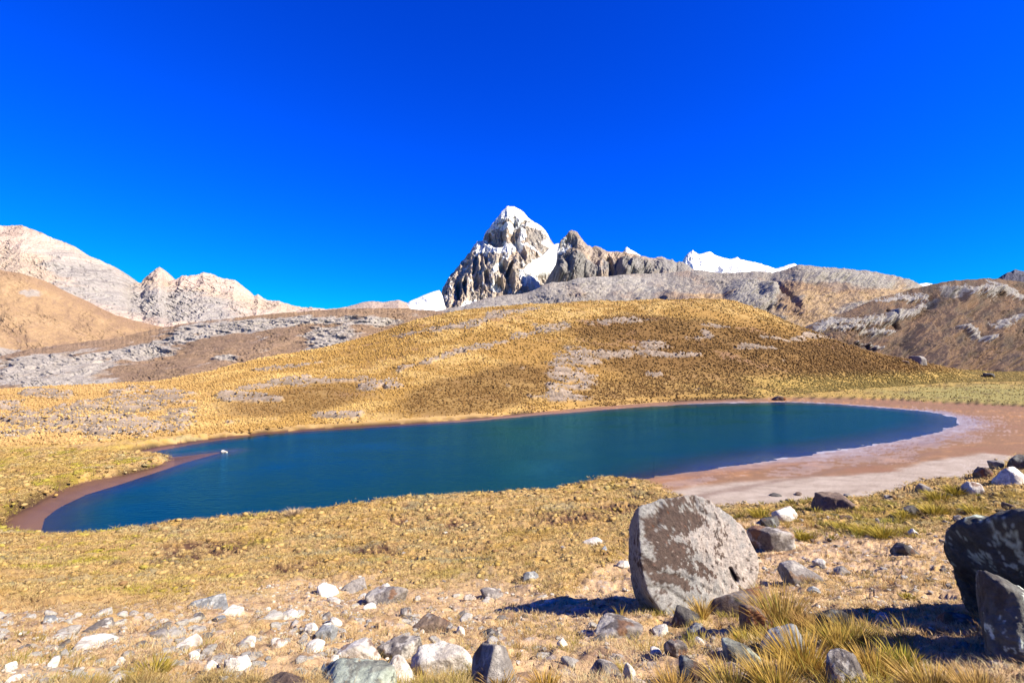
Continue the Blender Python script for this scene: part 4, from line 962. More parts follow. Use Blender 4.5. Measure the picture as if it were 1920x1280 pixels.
R = [
 ((1320, 1098, 1442, 1160), 'brown', 51, "flat dark slab wedged under the huge boulder's right foot", "rock", dict(dr=.7, amp=.05)),
 ((1385, 1132, 1472, 1196), 'brown', 52, "brown rock with rust lichen lit from the right, before the wedged slab", "rock", dict(sub=5)),
 ((1258, 1133, 1312, 1168), 'dark', 50, "small black rock in the gap under the huge boulder", "rock", {}),
 ((1352, 1194, 1458, 1256), 'lichen', 53, "blocky grey rock with pale green lichen, left end of the low rock ledge", "rock", dict(sub=5, amp=.07)),
 ((1425, 1168, 1530, 1236), 'bluegrey', 54, "long low blue-grey rock lying behind the bunch grass", "rock", dict(sub=5, dr=.6, amp=.07)),
 ((1548, 1214, 1626, 1292), 'mottle', 55, "upright reddish mottled rock poking out of the golden bunch grass at the bottom", "rock", dict(sub=5)),
 ((1636, 1210, 1672, 1236), 'bluegrey', 56, "small blue-grey stone in the grass beside the shadow of the dark rock", "stone", {}),
 ((1528, 1140, 1596, 1196), 'dark', 57, "round black lump standing in for a shadow behind the golden bunch grass", "rock", dict(dr=.6)),  # black body added to stand in for a shadow of unknown source
 ((1516, 921, 1630, 966), 'brown', 58, "large dark brown rock with a pale sunlit top at the edge of the mud flat", "boulder", dict(sub=5, planes=[(np.array([-.62, -.70, .35]), .62), (np.array([.55, -.25, .80]), .66), (np.array([.9, -.1, .42]), .9), (np.array([-.95, 0, .3]), .95), (np.array([0, 1., 0]), .9), (np.array([0, -1., 0]), .8), (np.array([1., 0, 0]), 1.), (np.array([0, 0, -1.]), .8), (np.array([0, 0, 1.]), .7)])),
 ((1884, 851, 1940, 884), 'dark', 59, "dark round rock highest on the right skyline of the near slope", "rock", {}),
 ((1858, 874, 1926, 908), 'pale', 60, "whitish rounded rock just below the dark round rock at the right edge", "rock", dict(sub=5)),
 ((1823, 874, 1862, 900), 'brown', 61, "low brown rock with grass, left of the whitish rounded rock", "rock", {}),
 ((1850, 862, 1884, 880), 'grey', 62, "small grey rock in front of the mud flat by the dark round rock", "rock", {}),
 ((1802, 902, 1850, 932), 'pale', 63, "pale rock beside olive tussocks near the mud flat", "rock", {}),
 ((1716, 905, 1760, 925), 'grey', 64, "thin flat grey rock among tussocks at the mud flat's edge", "rock", dict(sub=4)),
 ((1400, 984, 1492, 1030), 'mottle', 65, "black and white mottled rock right behind the huge boulder", "rock", dict(sub=5, amp=.1)),
 ((1446, 948, 1496, 978), 'pale', 66, "white rock with an orange lichen stain beside the mud flat", "rock", dict(amp=.09)),
 ((1424, 966, 1462, 990), 'dark', 67, "small black rock between the orange-stained white rock and the mottled rock", "rock", {}),
 ((1458, 1049, 1544, 1094), 'grey', 68, "rounded ribbed grey rock on bare straw ground right of the huge boulder", "rock", dict(sub=5, amp=.08)),
 ((1522, 1046, 1548, 1062), 'pale', 69, "small pale stone leaning behind the rounded ribbed grey rock", "stone", {}),
 ((1562, 1060, 1596, 1078), 'grey', 70, "small pointed grey stone right of the rounded ribbed rock", "stone", {}),
 ((1512, 1098, 1540, 1112), 'bluegrey', 71, "low blue-grey stone below the rounded ribbed rock", "stone", {}),
 ((1668, 1016, 1726, 1044), 'dark', 72, "dark angular rock in the middle of the right-hand slope", "rock", dict(sub=4)),
 ((1686, 946, 1726, 968), 'dark', 73, "black wedge-shaped rock between olive tussocks", "rock", {}),
 ((1702, 990, 1724, 1002), 'white', 74, "small white stone above the dark angular rock on the right slope", "stone", {}),
 ((1750, 1146, 1832, 1180), 'brown', 75, "flat brown rock with a pale corner touching the dark rock's shadow", "rock", dict(dr=.6)),
 ((1640, 1146, 1668, 1166), 'pale', 76, "small pale stone at the tip of the dark rock's shadow", "stone", {}),
 ((1112, 1148, 1206, 1200), 'mottle', 77, "low dark-sided rock half buried in straw grass below the huge boulder's shadow", "rock", dict(sub=5, amp=.08)),
 ((1244, 1196, 1292, 1238), 'mottle', 78, "upright rock with a black left side and a pale right side", "rock", dict(sub=5)),
 ((1272, 1226, 1352, 1290), 'dark', 79, "dark rounded rock with a reddish top in the shade at the bottom", "rock", dict(sub=5)),
 ((1286, 1166, 1326, 1192), 'bluegrey', 80, "smooth light blue-grey stone below the wedged slab", "stone", dict(sub=4)),
 ((1300, 1192, 1330, 1209), 'white', 81, "white stone just under the smooth blue-grey stone", "stone", {}),
 ((1217, 1210, 1242, 1230), 'white', 82, "white stone left of the upright black and pale rock", "stone", {}),
 ((1160, 1176, 1186, 1188), 'white', 83, "white pebble in the grass in front of the half buried rock", "stone", {}),
 ((1222, 1168, 1254, 1192), 'pale', 84, "narrow pale stone leaning right of the half buried rock", "stone", {}),
 ((1043, 1195, 1064, 1214), 'white', 85, "white stone standing alone between the half buried rock and the pointed grey rock", "stone", {}),
 ((1106, 1234, 1166, 1266), 'mottle', 86, "mottled pinkish rock at the bottom below the half buried rock", "rock", {}),
 ((1168, 1240, 1192, 1276), 'pale', 87, "narrow upright pale stone at the bottom right of the pinkish rock", "stone", {}),
 ((880, 1204, 972, 1296), 'grey', 88, "pointed speckled grey rock with a sharp left edge at the bottom centre", "rock", dict(sub=5, amp=.05, planes=[(np.array([-.72, -.35, .6]), .55), (np.array([.35, -.75, .55]), .6), (np.array([.88, -.1, .45]), .62), (np.array([0, 1., 0]), .9), (np.array([-1., 0, 0]), .95), (np.array([1., 0, 0]), 1.), (np.array([0, -1., 0]), .9), (np.array([0, 0, -1.]), .9), (np.array([.1, .3, .95]), .9)])),
 ((770, 1200, 890, 1274), 'pale', 89, "slanting whitish slab rising to the right with a rusty spot", "rock", dict(sub=5, dr=.6, tilt=.45)),
 ((706, 1190, 792, 1240), 'mottle', 90, "blocky speckled rock with a black left face above the greenish lichen rock", "rock", dict(sub=5)),
 ((628, 1194, 718, 1240), 'pale', 91, "broad rounded pinkish-white rock left of the blocky speckled rock", "rock", dict(sub=5)),
 ((590, 1232, 748, 1310), 'lichen', 92, "large rock crusted with mint green lichen at the bottom edge", "rock", dict(sub=6, amp=.08)),
 ((716, 1226, 778, 1284), 'pale', 93, "pinkish pale rock wedged right of the mint green lichen rock", "rock", dict(sub=5)),
 ((476, 1258, 600, 1310), 'brown', 94, "flat rusty-brown rock left of the mint green lichen rock", "rock", dict(sub=5, dr=.6)),
 ((594, 1091, 636, 1120), 'white', 95, "bright white angular block at the edge of the bog", "rock", dict(sub=4, p=30, amp=.03)),
 ((628, 1080, 690, 1114), 'grey', 96, "grey rock with a dark hollow right behind the bright white block", "rock", dict(sub=5, amp=.1)),
 ((684, 1098, 766, 1134), 'mottle', 97, "wide speckled rock right of the hollow grey rock", "rock", dict(sub=5, amp=.09)),
 ((714, 1092, 732, 1106), 'white', 98, "small white stone on the near edge of the bog behind the speckled rock", "stone", {}),
 ((680, 1128, 706, 1142), 'white', 99, "white stone below the wide speckled rock", "stone", {}),
 ((774, 1148, 850, 1186), 'brown', 100, "dark striped rock half sunk in grass with a pale right end", "rock", dict(sub=5, dr=.7)),
 ((855, 1172, 872, 1192), 'white', 101, "white triangular stone right of the dark striped rock", "stone", {}),
 ((750, 1138, 772, 1158), 'mottle', 102, "small speckled stone above left of the dark striped rock", "stone", {}),
 ((892, 1176, 932, 1192), 'dark', 103, "small dark broken stone above the pointed grey rock", "stone", {}),
 ((568, 1196, 610, 1222), 'white', 104, "rounded bright white stone low in the white stone cluster", "stone", dict(sub=4)),
 ((590, 1170, 634, 1206), 'bluegrey', 105, "light blue-grey rock in the middle of the white stone cluster", "rock", dict(sub=5)),
 ((570, 1166, 598, 1188), 'white', 106, "white stone at the left of the cluster, touching the blue-grey rock", "stone", {}),
 ((592, 1166, 622, 1186), 'white', 107, "white stone lying on top of the light blue-grey rock", "stone", {}),
 ((614, 1156, 642, 1176), 'white', 108, "white stone at the upper right of the cluster with a dark left end", "stone", {}),
 ((618, 1226, 636, 1238), 'white', 109, "small white stone left of the mint green lichen rock's top", "stone", {}),
 ((508, 1194, 540, 1214), 'pale', 110, "low pale stone left of the rounded bright white stone", "stone", {}),
 ((346, 1111, 430, 1142), 'bluegrey', 111, "long blue-grey rock lying flat along the edge of the bog", "rock", dict(sub=5, dr=.5, tilt=.2)),
 ((406, 1132, 458, 1152), 'pale', 112, "pale rock with a dark right end below the long blue-grey rock", "rock", {}),
 ((396, 1152, 424, 1166), 'bluegrey', 113, "small blue-grey stone under the pale rock with the dark end", "stone", {}),
 ((78, 1152, 110, 1170), 'bluegrey', 114, "blue-grey stone at the upper left of the stony slope", "stone", {}),
 ((106, 1170, 152, 1194), 'grey', 115, "dark pitted rock left of centre on the far left of the stony slope", "rock", dict(amp=.1)),
 ((150, 1156, 216, 1184), 'mottle', 116, "jagged speckled rock right of the dark pitted rock", "rock", dict(sub=5, amp=.1)),
 ((112, 1186, 222, 1224), 'pale', 117, "large rosy white rock under the jagged speckled rock", "rock", dict(sub=5, amp=.08)),
 ((276, 1176, 320, 1196), 'grey', 118, "flat grey rock in pale straw between the rosy rock and the white ridge rock", "rock", {}),
 ((318, 1186, 380, 1218), 'pale', 119, "whitish rock with a ridge in the lower left slope", "rock", dict(sub=5)),
 ((86, 1228, 112, 1252), 'white', 120, "white upright stone at the lower left", "stone", {}),
 ((6, 1238, 34, 1262), 'white', 121, "leftmost white stone near the bottom left corner", "stone", {}),
 ((214, 1230, 238, 1250), 'white', 122, "small bright white stone above the big white rock at the bottom", "stone", {}),
 ((188, 1260, 256, 1300), 'white', 123, "big smooth white rock cut by the bottom edge at left", "rock", dict(sub=5)),
 ((-20, 1262, 66, 1300), 'white', 124, "long white rock in the bottom left corner", "rock", dict(sub=5)),
 ((380, 1236, 414, 1260), 'white', 125, "bright white stone, left one of the pair at the lower left", "stone", dict(sub=4)),
 ((420, 1226, 478, 1262), 'white', 126, "stepped white rock, right one of the pair at the lower left", "rock", dict(sub=5, tilt=.4)),
 ((350, 1218, 376, 1240), 'white', 127, "white stone above the pair at the lower left", "stone", {}),
 ((484, 1238, 502, 1250), 'bluegrey', 128, "small blue-grey stone right of the stepped white rock", "stone", {}),
 ((140, 1264, 176, 1284), 'bluegrey', 129, "slanting blue-grey stone left of the big smooth white rock", "stone", {}),
 ((440, 1190, 480, 1212), 'pale', 130, "pale cracked rock above the stepped white rock", "rock", {}),
 ((520, 1140, 560, 1160), 'pale', 131, "low pale rock between the long blue-grey rock and the white block", "rock", {}),
 ((980, 1070, 1010, 1086), 'bluegrey', 132, "blue-grey stone alone in the bog left of the boulder's shadow", "stone", {}),
 ((1092, 1006, 1134, 1022), 'pale', 133, "flat pale rock on the bog left of the huge boulder's top", "rock", {}),
 ((1126, 1022, 1140, 1032), 'bluegrey', 134, "small stone just below the flat pale rock on the bog", "stone", {}),
 ((1156, 1050, 1184, 1064), 'pale', 135, "pale pointed stone at the left side of the huge boulder", "stone", {}),
 ((870, 1112, 892, 1128), 'pale', 136, "pale stone at the bog's edge above the dark striped rock", "stone", {}),
 ((900, 1100, 944, 1122), 'mottle', 137, "speckled flat rock right of the pale stone at the bog's edge", "rock", {}),
 ((994, 1128, 1010, 1140), 'white', 138, "white stone left of the boulder shadow's tip", "stone", {}),
 ((1704, 667, 1738, 683), 'grey', 139, "house-sized grey boulder on the crest of the far slope across the lake", "boulder", dict(sub=4, planes=[(np.array([-.8, -.5, .3]), .8), (np.array([.1, -.6, .8]), .85), (np.array([.9, -.2, .1]), .95), (np.array([0, 0, 1.]), .75), (np.array([0, 1., 0]), .9), (np.array([0, -1., 0]), .9), (np.array([-1., 0, 0]), .95), (np.array([1., 0, 0]), 1.), (np.array([0, 0, -1.]), .8)])),
 ((1690, 675, 1706, 683), 'brown', 140, "small brown rock at the left foot of the house-sized grey boulder", "rock", {}),
 ((1842, 699, 1866, 707), 'dark', 141, "dark rock on the meadow's back edge far right", "rock", {}),
 ((1446, 742, 1474, 752), 'brown', 142, "dark brown rock on the far shore at the start of the orange beach", "rock", {}),
 ((414, 843, 427, 850), 'pale', 143, "pale stone at the tip of the spit in the lake", "stone", {}),
 ((472, 962, 484, 970), 'brown', 144, "small brown stone on the near bank by the water", "stone", {}),
]
for box, st, seed, label, cat, kw in R:
    kw = dict(kw); kw.setdefault('sub', 4)
    rock(box, st, seed, label, cat=cat, name=cat, **kw)
# ---- small stones: copies of a few shapes, each its own object
protos = {}
def proto(style, k):
    key = (style, k)
    if key not in protos:
        rs = np.random.default_rng(900 + k * 7 + len(style)); D, Fc = ico(3)
        r = rough(D, soft_radius(D, rand_planes(rs, 7), 34), .06, 300 + k)
        V = D * r[:, None] * np.array([1, rs.uniform(.6, .9), rs.uniform(.45, .75)])
        me = np_mesh("stone", V, Fc.ravel(), np.full(len(Fc), 3), np.clip(rock_colors(V, 2, style, 40 + k), 0, 1.3)); me.materials.append(M_rock)
        protos[key] = me
    return protos[key]
rs = np.random.default_rng(5)
def small(n, region, szr, styles, label, group, name='stone', sink=-.02):
    k = 0; tries = 0
    while k < n and tries < n * 30:
        tries += 1
        px = rs.uniform(region[0], region[2]); py = rs.uniform(region[1], region[3])
        dens = float(fbm(np.array([px * .018]), np.array([py * .035]), o=3, seed=801)[0])
        if dens < rs.uniform(-.35, .35): continue
        try: x, y, z = ground_at(px, py)
        except Exception: continue
        s = rs.uniform(*szr) * rs.uniform(.6, 1.0) / 2 / F * y
        me = proto(styles[rs.integers(len(styles))], int(rs.integers(4)))
        o = obj(name, me, None, label=label, cat=name, group=group, loc=(x, y, z + s * sink))
        o.rotation_euler = (rs.uniform(-.3, .3), rs.uniform(-.3, .3), rs.uniform(0, 6.28)); o.scale = (s, s, s)
        k += 1
small(85, (-10, 1150, 640, 1275), (9, 26), ['white', 'white', 'pale', 'pale', 'pale'], "small pale stone scattered on the bright lower left slope", "small stones of the lower left slope")
small(80, (560, 1105, 1180, 1275), (8, 20), ['white', 'pale', 'mottle', 'pale'], "small stone in the dry grass of the middle slope", "small stones of the middle slope")
small(60, (1400, 960, 1800, 1140), (7, 18), ['grey', 'mottle', 'pale', 'brown', 'dark'], "small stone on the straw-coloured slope right of the huge boulder", "small stones of the right slope")
small(18, (1180, 1170, 1340, 1275), (8, 18), ['white', 'pale', 'mottle'], "small stone in the grass below the huge boulder", "small stones below the huge boulder")
small(16, (1420, 925, 1900, 975), (12, 26), ['brown', 'dark', 'grey', 'mottle'], "dark broken stone along the grassy edge of the mud flat", "broken stones by the mud flat")
small(10, (640, 960, 1180, 1090), (7, 13), ['pale', 'grey'], "small stone lying on the bog", "small stones on the bog")
small(50, (-10, 1150, 640, 1275), (24, 46), ['white', 'pale', 'pale', 'mottle'], "pale half buried rock on the bright lower left slope", "half buried rocks of the lower left slope", 'rock', -.25)
small(110, (-10, 1150, 900, 1278), (13, 28), ['white', 'white', 'pale'], "small bright rock in the rubble of the lower left and middle slope", "bright rubble of the lower slope", 'rock', -.12)
small(34, (600, 1100, 1130, 1275), (22, 42), ['pale', 'mottle', 'grey', 'white'], "half buried rock in the dry grass of the middle slope", "half buried rocks of the middle slope", 'rock', -.25)
# ================================================================== GRASS
def blades(base, nb, L, wd, col, lean=.5, seed=0, tipcol=None, spread=.02, updir=0.0, segs=2, wind=(0, 0)):
    """strips of grass: base (n,3), arrays L, wd per tuft, col (n,3); returns V, loops, sizes, colours"""
    r = np.random.default_rng(seed); n = len(base); m = n * nb
    B = np.repeat(base, nb, 0); L = np.repeat(L, nb) * r.uniform(.55, 1.1, m); wd = np.repeat(wd, nb) * r.uniform(.7, 1.3, m)
    sp = np.repeat(np.broadcast_to(spread, (n,)), nb)
    ph = r.uniform(0, 2 * np.pi, m); rr = np.sqrt(r.uniform(0, 1, m)) * sp
    B = B + np.stack([np.cos(ph) * rr, np.sin(ph) * rr, -L * .05], 1)
    ln = lean * (rr / np.maximum(sp, 1e-6)) * r.uniform(.5, 1.3, m) + r.uniform(0, .12, m)
    dx = np.cos(ph) * ln + wind[0] + r.normal(0, .08, m); dy = np.sin(ph) * ln + wind[1] + r.normal(0, .08, m)
    wa = r.uniform(0, np.pi, m); wx = np.cos(wa) * wd / 2; wy = np.sin(wa) * wd / 2 * .6
    C0 = np.repeat(col, nb, 0) * r.uniform(.75, 1.25, m)[:, None]
    rings = []; cols = []
    for s in range(segs):
        t = s / segs
        bend = t * t
        P = B + np.stack([dx * L * (t * .5 + bend * .7), dy * L * (t * .5 + bend * .7), L * (t - .22 * bend * np.hypot(dx, dy))], 1)
        k = 1 - .5 * t
        W_ = np.stack([wx * k, wy * k, np.zeros(m)], 1)
        rings += [P - W_, P + W_]
        cols += [C0 * (.70 + .30 * min(1, t * 2))] * 2
    t = 1.0
    tip = B + np.stack([dx * L * 1.2, dy * L * 1.2, L * (1 - .22 * np.hypot(dx, dy))], 1)
    rings.append(tip); cols.append(C0 * 1.12 if tipcol is None else np.broadcast_to(np.asarray(tipcol), C0.shape))
    K = len(rings)
    V = np.stack(rings, 1).reshape(-1, 3); Cc = np.stack(cols, 1).reshape(-1, 3)
    o = (np.arange(m) * K)[:, None]
    lp = []; sz = []
    for s in range(segs - 1):
        lp.append(o + np.array([2 * s, 2 * s + 1, 2 * s + 3, 2 * s + 2])); sz.append(4)
    s = segs - 1; lp.append(o + np.array([2 * s, 2 * s + 1, K - 1])); sz.append(3)
    return V, np.concatenate(lp, 1).ravel(), np.tile(sz, m), Cc
def gather(parts):
    V = []; Lp = []; S_ = []; Cc = []; o = 0
    for v, l, s, c in parts:
        V.append(v); Lp.append(l + o); S_.append(s); Cc.append(c); o += len(v)
    return np.concatenate(V), np.concatenate(Lp), np.concatenate(S_), np.clip(np.concatenate(Cc), 0, 1)
rs = np.random.default_rng(11)
GP = np.stack([GX, GY, GZ], -1)
ok = (GPXX > -80) & (GPXX < 2000) & (GROW > 840) & (GROW < 1420) & (GM['beach'] < .5) & (GY > 1.4) & (GY < 66) & (GZ > WATER + .2)
idx = np.nonzero(ok.ravel())[0]
Pf = GP.reshape(-1, 3); st = GM['stony'].ravel(); so = GM['soil'].ravel(); PXf = GPXX.ravel(); ROf = GROW.ravel()
def pick(n, w=None):
    c = rs.choice(idx, n, replace=True, p=w)
    p = Pf[c] + np.stack([rs.normal(0, .01, n) * Pf[c][:, 1], rs.normal(0, .004, n) * Pf[c][:, 1], np.zeros(n)], 1)
    return c, p
# short matted grass everywhere on the near ground
c, p = pick(85000)
keep = (so[c] < .5) & (fbm(p[:, 0] * 2.2, p[:, 1] * 2.2, o=3, seed=820) > rs.uniform(-.75, .25, len(c)))
c = c[keep]; p = p[keep]; s = st[c]
n5 = fbm(p[:, 0] * .8, p[:, 1] * .8, o=3, seed=821)
colr = mixc(mixc(np.zeros((len(c), 3)) + np.array([.95, .65, .29]), [1.1, .76, .46], s * .7), [.42, .36, .06], sstep(.15, .45, n5) * (.55 + .25 * (1 - s)))
colr = mixc(colr, [.46, .26, .10], (rs.uniform(0, 1, len(c)) < .14) * .8)
Lr = np.where(s > .5, rs.uniform(.025, .06, len(c)), rs.uniform(.035, .085, len(c))) * (1 + .6 * np.clip(n5, 0, 1))
parts = [blades(p, 6, Lr, np.maximum(.004, p[:, 1] * .0011), colr, lean=1.3, seed=1, spread=np.maximum(.035, p[:, 1] * .004), segs=2)]
# tussocks of taller yellow-green grass
def tuss(n, region, Lm, seed, colour, nb=26, thr=0.0, spread=.07):
    w = ((PXf[idx] > region[0]) & (PXf[idx] < region[2]) & (ROf[idx] > region[1]) & (ROf[idx] < region[3])).astype(float)
    if w.sum() == 0: return
    c, p = pick(n, w / w.sum())
    k = fbm(p[:, 0] * 1.1, p[:, 1] * 1.1, o=3, seed=seed) > thr
    p = p[k]
    sz = rs.uniform(.6, 1.2, len(p))
    cc = np.array(colour) * rs.uniform(.8, 1.2, (len(p), 1)) * (1 + rs.normal(0, .06, (len(p), 3)))
    parts.append(blades(p, nb, Lm * sz, np.maximum(.0045, p[:, 1] * .0010), cc, lean=.9, seed=seed, spread=spread * sz, segs=2))
tuss(900, (1380, 925, 1990, 1010), .20, 31, (.50, .42, .07), thr=-.02, spread=.12)
tuss(380, (1380, 925, 1990, 1010), .20, 32, (.70, .48, .14), thr=-.1, spread=.12)
tuss(800, (1380, 1000, 1990, 1200), .08, 33, (.66, .44, .16), thr=-.05)
tuss(900, (-60, 1190, 1400, 1420), .075, 34, (.50, .40, .07), nb=24, thr=.05, spread=.05)
tuss(900, (-60, 1130, 1400, 1420), .07, 35, (.74, .46, .16), nb=20, thr=.0, spread=.05)
tuss(500, (1180, 1150, 1700, 1420), .12, 36, (.60, .46, .09), nb=28, thr=-.1, spread=.06)
tuss(500, (480, 890, 1260, 975), .12, 37, (.74, .54, .28), nb=14, thr=.0, spread=.12)
V, Lp, Sz, Cc = gather(parts)
obj("grass", np_mesh("grass", V, Lp, Sz, Cc, smooth=False), M_grass, kind="stuff")
# gravel in the stony ground
def lumps(P, s, sq, col, seed, ringn=5):
    """small closed low lumps"""
    r = np.random.default_rng(seed); n = len(P); D, Fc = ico(1); D = D.copy()
    J = r.uniform(.72, 1.2, (n, len(D))); a = r.uniform(0, 6.28, n)
    V = D[None] * J[..., None]
    x = V[..., 0] * np.cos(a)[:, None] - V[..., 1] * .8 * np.sin(a)[:, None]; y = V[..., 0] * np.sin(a)[:, None] + V[..., 1] * .8 * np.cos(a)[:, None]
    V = np.stack([x, y, V[..., 2] * sq[:, None]], -1) * s[:, None, None] + P[:, None]
    Fq = (Fc[None] + (np.arange(n) * len(D))[:, None, None]).reshape(-1)
    return V.reshape(-1, 3), Fq, np.full(n * len(Fc), 3), np.repeat(col, len(D), 0)
w = (st[idx] > .5) * np.clip(fbm(Pf[idx][:, 0] * 1.5, Pf[idx][:, 1] * 1.5, o=3, seed=830) + .25, 0.02, 1); w = w / w.sum()
c, p = pick(15000, w * (1 + 1.5 * (PXf[idx] < 700)) / (w * (1 + 1.5 * (PXf[idx] < 700))).sum())
gs = (.0016 + .0075 * rs.uniform(0, 1, len(p)) ** 3) * p[:, 1] ** .8
gc = np.array([.80, .71, .62]) * rs.uniform(.5, 1.25, (len(p), 1)); gc = mixc(gc, [.36, .25, .20], (rs.uniform(0, 1, len(p)) < .35) * .8)
obj("gravel", np_mesh("gravel", *[a for a in lumps(p, gs, rs.uniform(.4, .8, len(p)), gc, 5)], smooth=False), M_rock, kind="stuff")
wb = ((GM['bog'].ravel()[idx] > .5) & (Pf[idx][:, 1] > 9) & (so[idx] < .5)) * (.35 + np.clip(fbm(Pf[idx][:, 0] * .7, Pf[idx][:, 1] * .7, o=3, seed=833) + .3, 0, 1)); wb = wb / wb.sum()
c, p = pick(8000, wb)
ls = rs.uniform(.35, 1.25, len(p)) ** 2 * np.clip(.0056 * p[:, 1], .05, .22)
q1 = fbm(p[:, 0] * .5 + 3, p[:, 1] * .5, o=4, seed=834); q2 = fbm(p[:, 0] * .6, p[:, 1] * .6 + 31, o=3, seed=22)
lc = np.zeros((len(p), 3)) + np.array([.72, .49, .20])
lc = mixc(lc, [.60, .38, .12], sstep(0, .4, q1)); lc = mixc(lc, [.50, .46, .28], sstep(.2, .5, -q1) * .6)
lc = mixc(lc, [.52, .46, .05], sstep(.1, .42, q2) * (.25 + .6 * sstep(700, 200, PXf[c])))
lc = mixc(lc, [.34, .19, .09], (rs.uniform(0, 1, len(p)) < .13) * .85)
lc = lc * rs.uniform(.84, 1.1, (len(p), 1))
parts2 = [blades(p, 4, ls * rs.uniform(.5, .9, len(p)), p[:, 1] * .0019, lc * rs.uniform(.7, 1.25, (len(p), 1)), lean=1.5, seed=77, spread=ls * .9, segs=1)]
p[:, 2] += ls * .1
obj("ground_cover", np_mesh("ground_cover", *lumps(p, ls, rs.uniform(.22, .60, len(p)), np.clip(lc, 0, 1), 9), smooth=True), M_bunch, kind="stuff")
c, p = pick(80000, wb)
q1 = fbm(p[:, 0] * .5 + 3, p[:, 1] * .5, o=4, seed=834); q2 = fbm(p[:, 0] * .6, p[:, 1] * .6 + 31, o=3, seed=22); q3 = fbm(p[:, 0] * 3, p[:, 1] * 3, o=3, seed=835)
kk = q3 > rs.uniform(-.9, .1, len(p)); p = p[kk]; q1 = q1[kk]; q2 = q2[kk]; cpx = PXf[c[kk]]
tc = np.zeros((len(p), 3)) + np.array([.98, .69, .30])
tc = mixc(tc, [.84, .55, .18], sstep(0, .4, q1)); tc = mixc(tc, [.68, .62, .40], sstep(.2, .5, -q1) * .6)
tc = mixc(tc, [.70, .62, .06], sstep(.1, .42, q2) * (.25 + .6 * sstep(700, 200, cpx)))
tc = mixc(tc, [.28, .16, .08], (rs.uniform(0, 1, len(p)) < .16) * .85)
tl = rs.uniform(.05, .13, len(p)) * np.clip(p[:, 1] / 20, .6, 1.6)
parts2.append(blades(p, 5, tl, p[:, 1] * .0014, tc, lean=1.1, seed=78, spread=tl * .7, segs=1))
V, Lp, Sz, Cc = gather(parts2)
obj('grass', np_mesh('grass', V, Lp, Sz, Cc, smooth=False), M_grass, kind='stuff')
# bunch grass on the slopes across the lake
hl = GM['hill'].ravel(); rk = GM['rocky'].ravel(); md = GM['mead'].ravel().astype(float); bch = GM['beach'].ravel(); dk = GM['dark'].ravel()
okh = ((hl > .25) | (md > .5)) & (bch < .5) & (PXf > -60) & (PXf < 2000) & (ROf > 555) & (ROf < 850) & (Pf[:, 1] > 50) & (Pf[:, 1] < 330)
ih = np.nonzero(okh)[0]
c = rs.choice(ih, 210000); keep = (rk[c] < rs.uniform(.05, 1.5, len(c))) & (fbm(Pf[c][:, 0] * .09, Pf[c][:, 1] * .09, o=4, seed=840) > rs.uniform(-.75, .3, len(c)))
c = c[keep]; p = Pf[c] + np.stack([rs.normal(0, .4, len(c)), rs.normal(0, .4, len(c)), np.zeros(len(c))], 1)
D0 = p[:, 1]
s = (.12 + .34 * rs.uniform(0, 1, len(c)) ** 2.0) * np.clip(D0 / 170, .55, 1.15) * (1 - .35 * md[c])
hn = fbm(p[:, 0] * .03, p[:, 1] * .03, o=4, seed=11) ; hn2 = fbm(p[:, 0] * .16, p[:, 1] * .16, o=4, seed=12)
cc = np.zeros((len(c), 3)) + np.array([.56, .34, .10])
cc = mixc(cc, [.80, .54, .20], sstep(-.1, .4, hn2 * .8 + hn * .8) * .85)
cc = mixc(cc, [.28, .155, .05], sstep(.1, .65, dk[c] + hn2 * .35) * .92)
cc = mixc(cc, [.72, .48, .24], sstep(650, 100, PXf[c]) * .45)
cc = mixc(cc, [.46, .38, .12], md[c] * .7)
cc *= rs.uniform(.85, 1.25, (len(c), 1))
p[:, 2] += s * .25
obj("grass", np_mesh("grass", *lumps(p, s, rs.uniform(.7, 1.15, len(c)), np.clip(cc, 0, 1), 7), smooth=False), M_bunch, kind="stuff")
# loose rock on the bare patches of the far slope
ir = ih[rk[ih] > .45]
c = rs.choice(ir, 14000); keep = fbm(Pf[c][:, 0] * .25, Pf[c][:, 1] * .25, o=3, seed=850) > rs.uniform(-.5, .5, len(c)); c = c[keep]
p = Pf[c] + np.stack([rs.normal(0, .5, len(c)), rs.normal(0, .5, len(c)), np.zeros(len(c))], 1)
s = (.10 + .45 * rs.uniform(0, 1, len(c)) ** 3) * np.clip(p[:, 1] / 170, .5, 1.15)
cc = np.array([.46, .40, .37]) * rs.uniform(.55, 1.35, (len(c), 1))
obj("scree", np_mesh("scree", *lumps(p, s, rs.uniform(.4, .9, len(c)), np.clip(cc, 0, 1), 17), smooth=False), M_rock, kind="stuff")
# ---- single bunches of tall grass
def bunch(px, row, hpx, wpx, label, seed, cols=((.66, .46, .14), (.34, .36, .07)), nb=260, name="grass_tuft", cat="grass tuft", group=None, lean=.55, wind=(-.10, 0)):
    x, y, z = ground_at(px, row); L = hpx / F * y * .92; s = wpx / F * y * .26
    parts = []
    for k, (cl, share) in enumerate(zip(cols, (1.0, .22))):
        parts.append(blades(np.array([[0., 0, 0]]), int(nb * share), np.array([L * (1 - .12 * k)]), np.array([max(.0065, y * .0016)]), np.array([cl]) * np.array([1.12, 1.06, 1.0]), lean=lean, seed=seed + k, spread=np.array([s * (1 - .3 * k)]), segs=4, wind=wind))
    V, Lp, Sz, Cc = gather(parts)
    obj(name, np_mesh(name, V, Lp, Sz, Cc, smooth=False), M_grass, label=label, cat=cat, group=group, loc=(x, y, z - .02))
bunch(1462, 1178, 92, 110, "tall green-hearted bunch of grass at the right side of the huge boulder", 901, nb=420)
bunch(1515, 1180, 40, 70, "low straw-brown bunch right of the tall green-hearted bunch", 902, cols=((.62, .40, .16), (.5, .32, .12)))
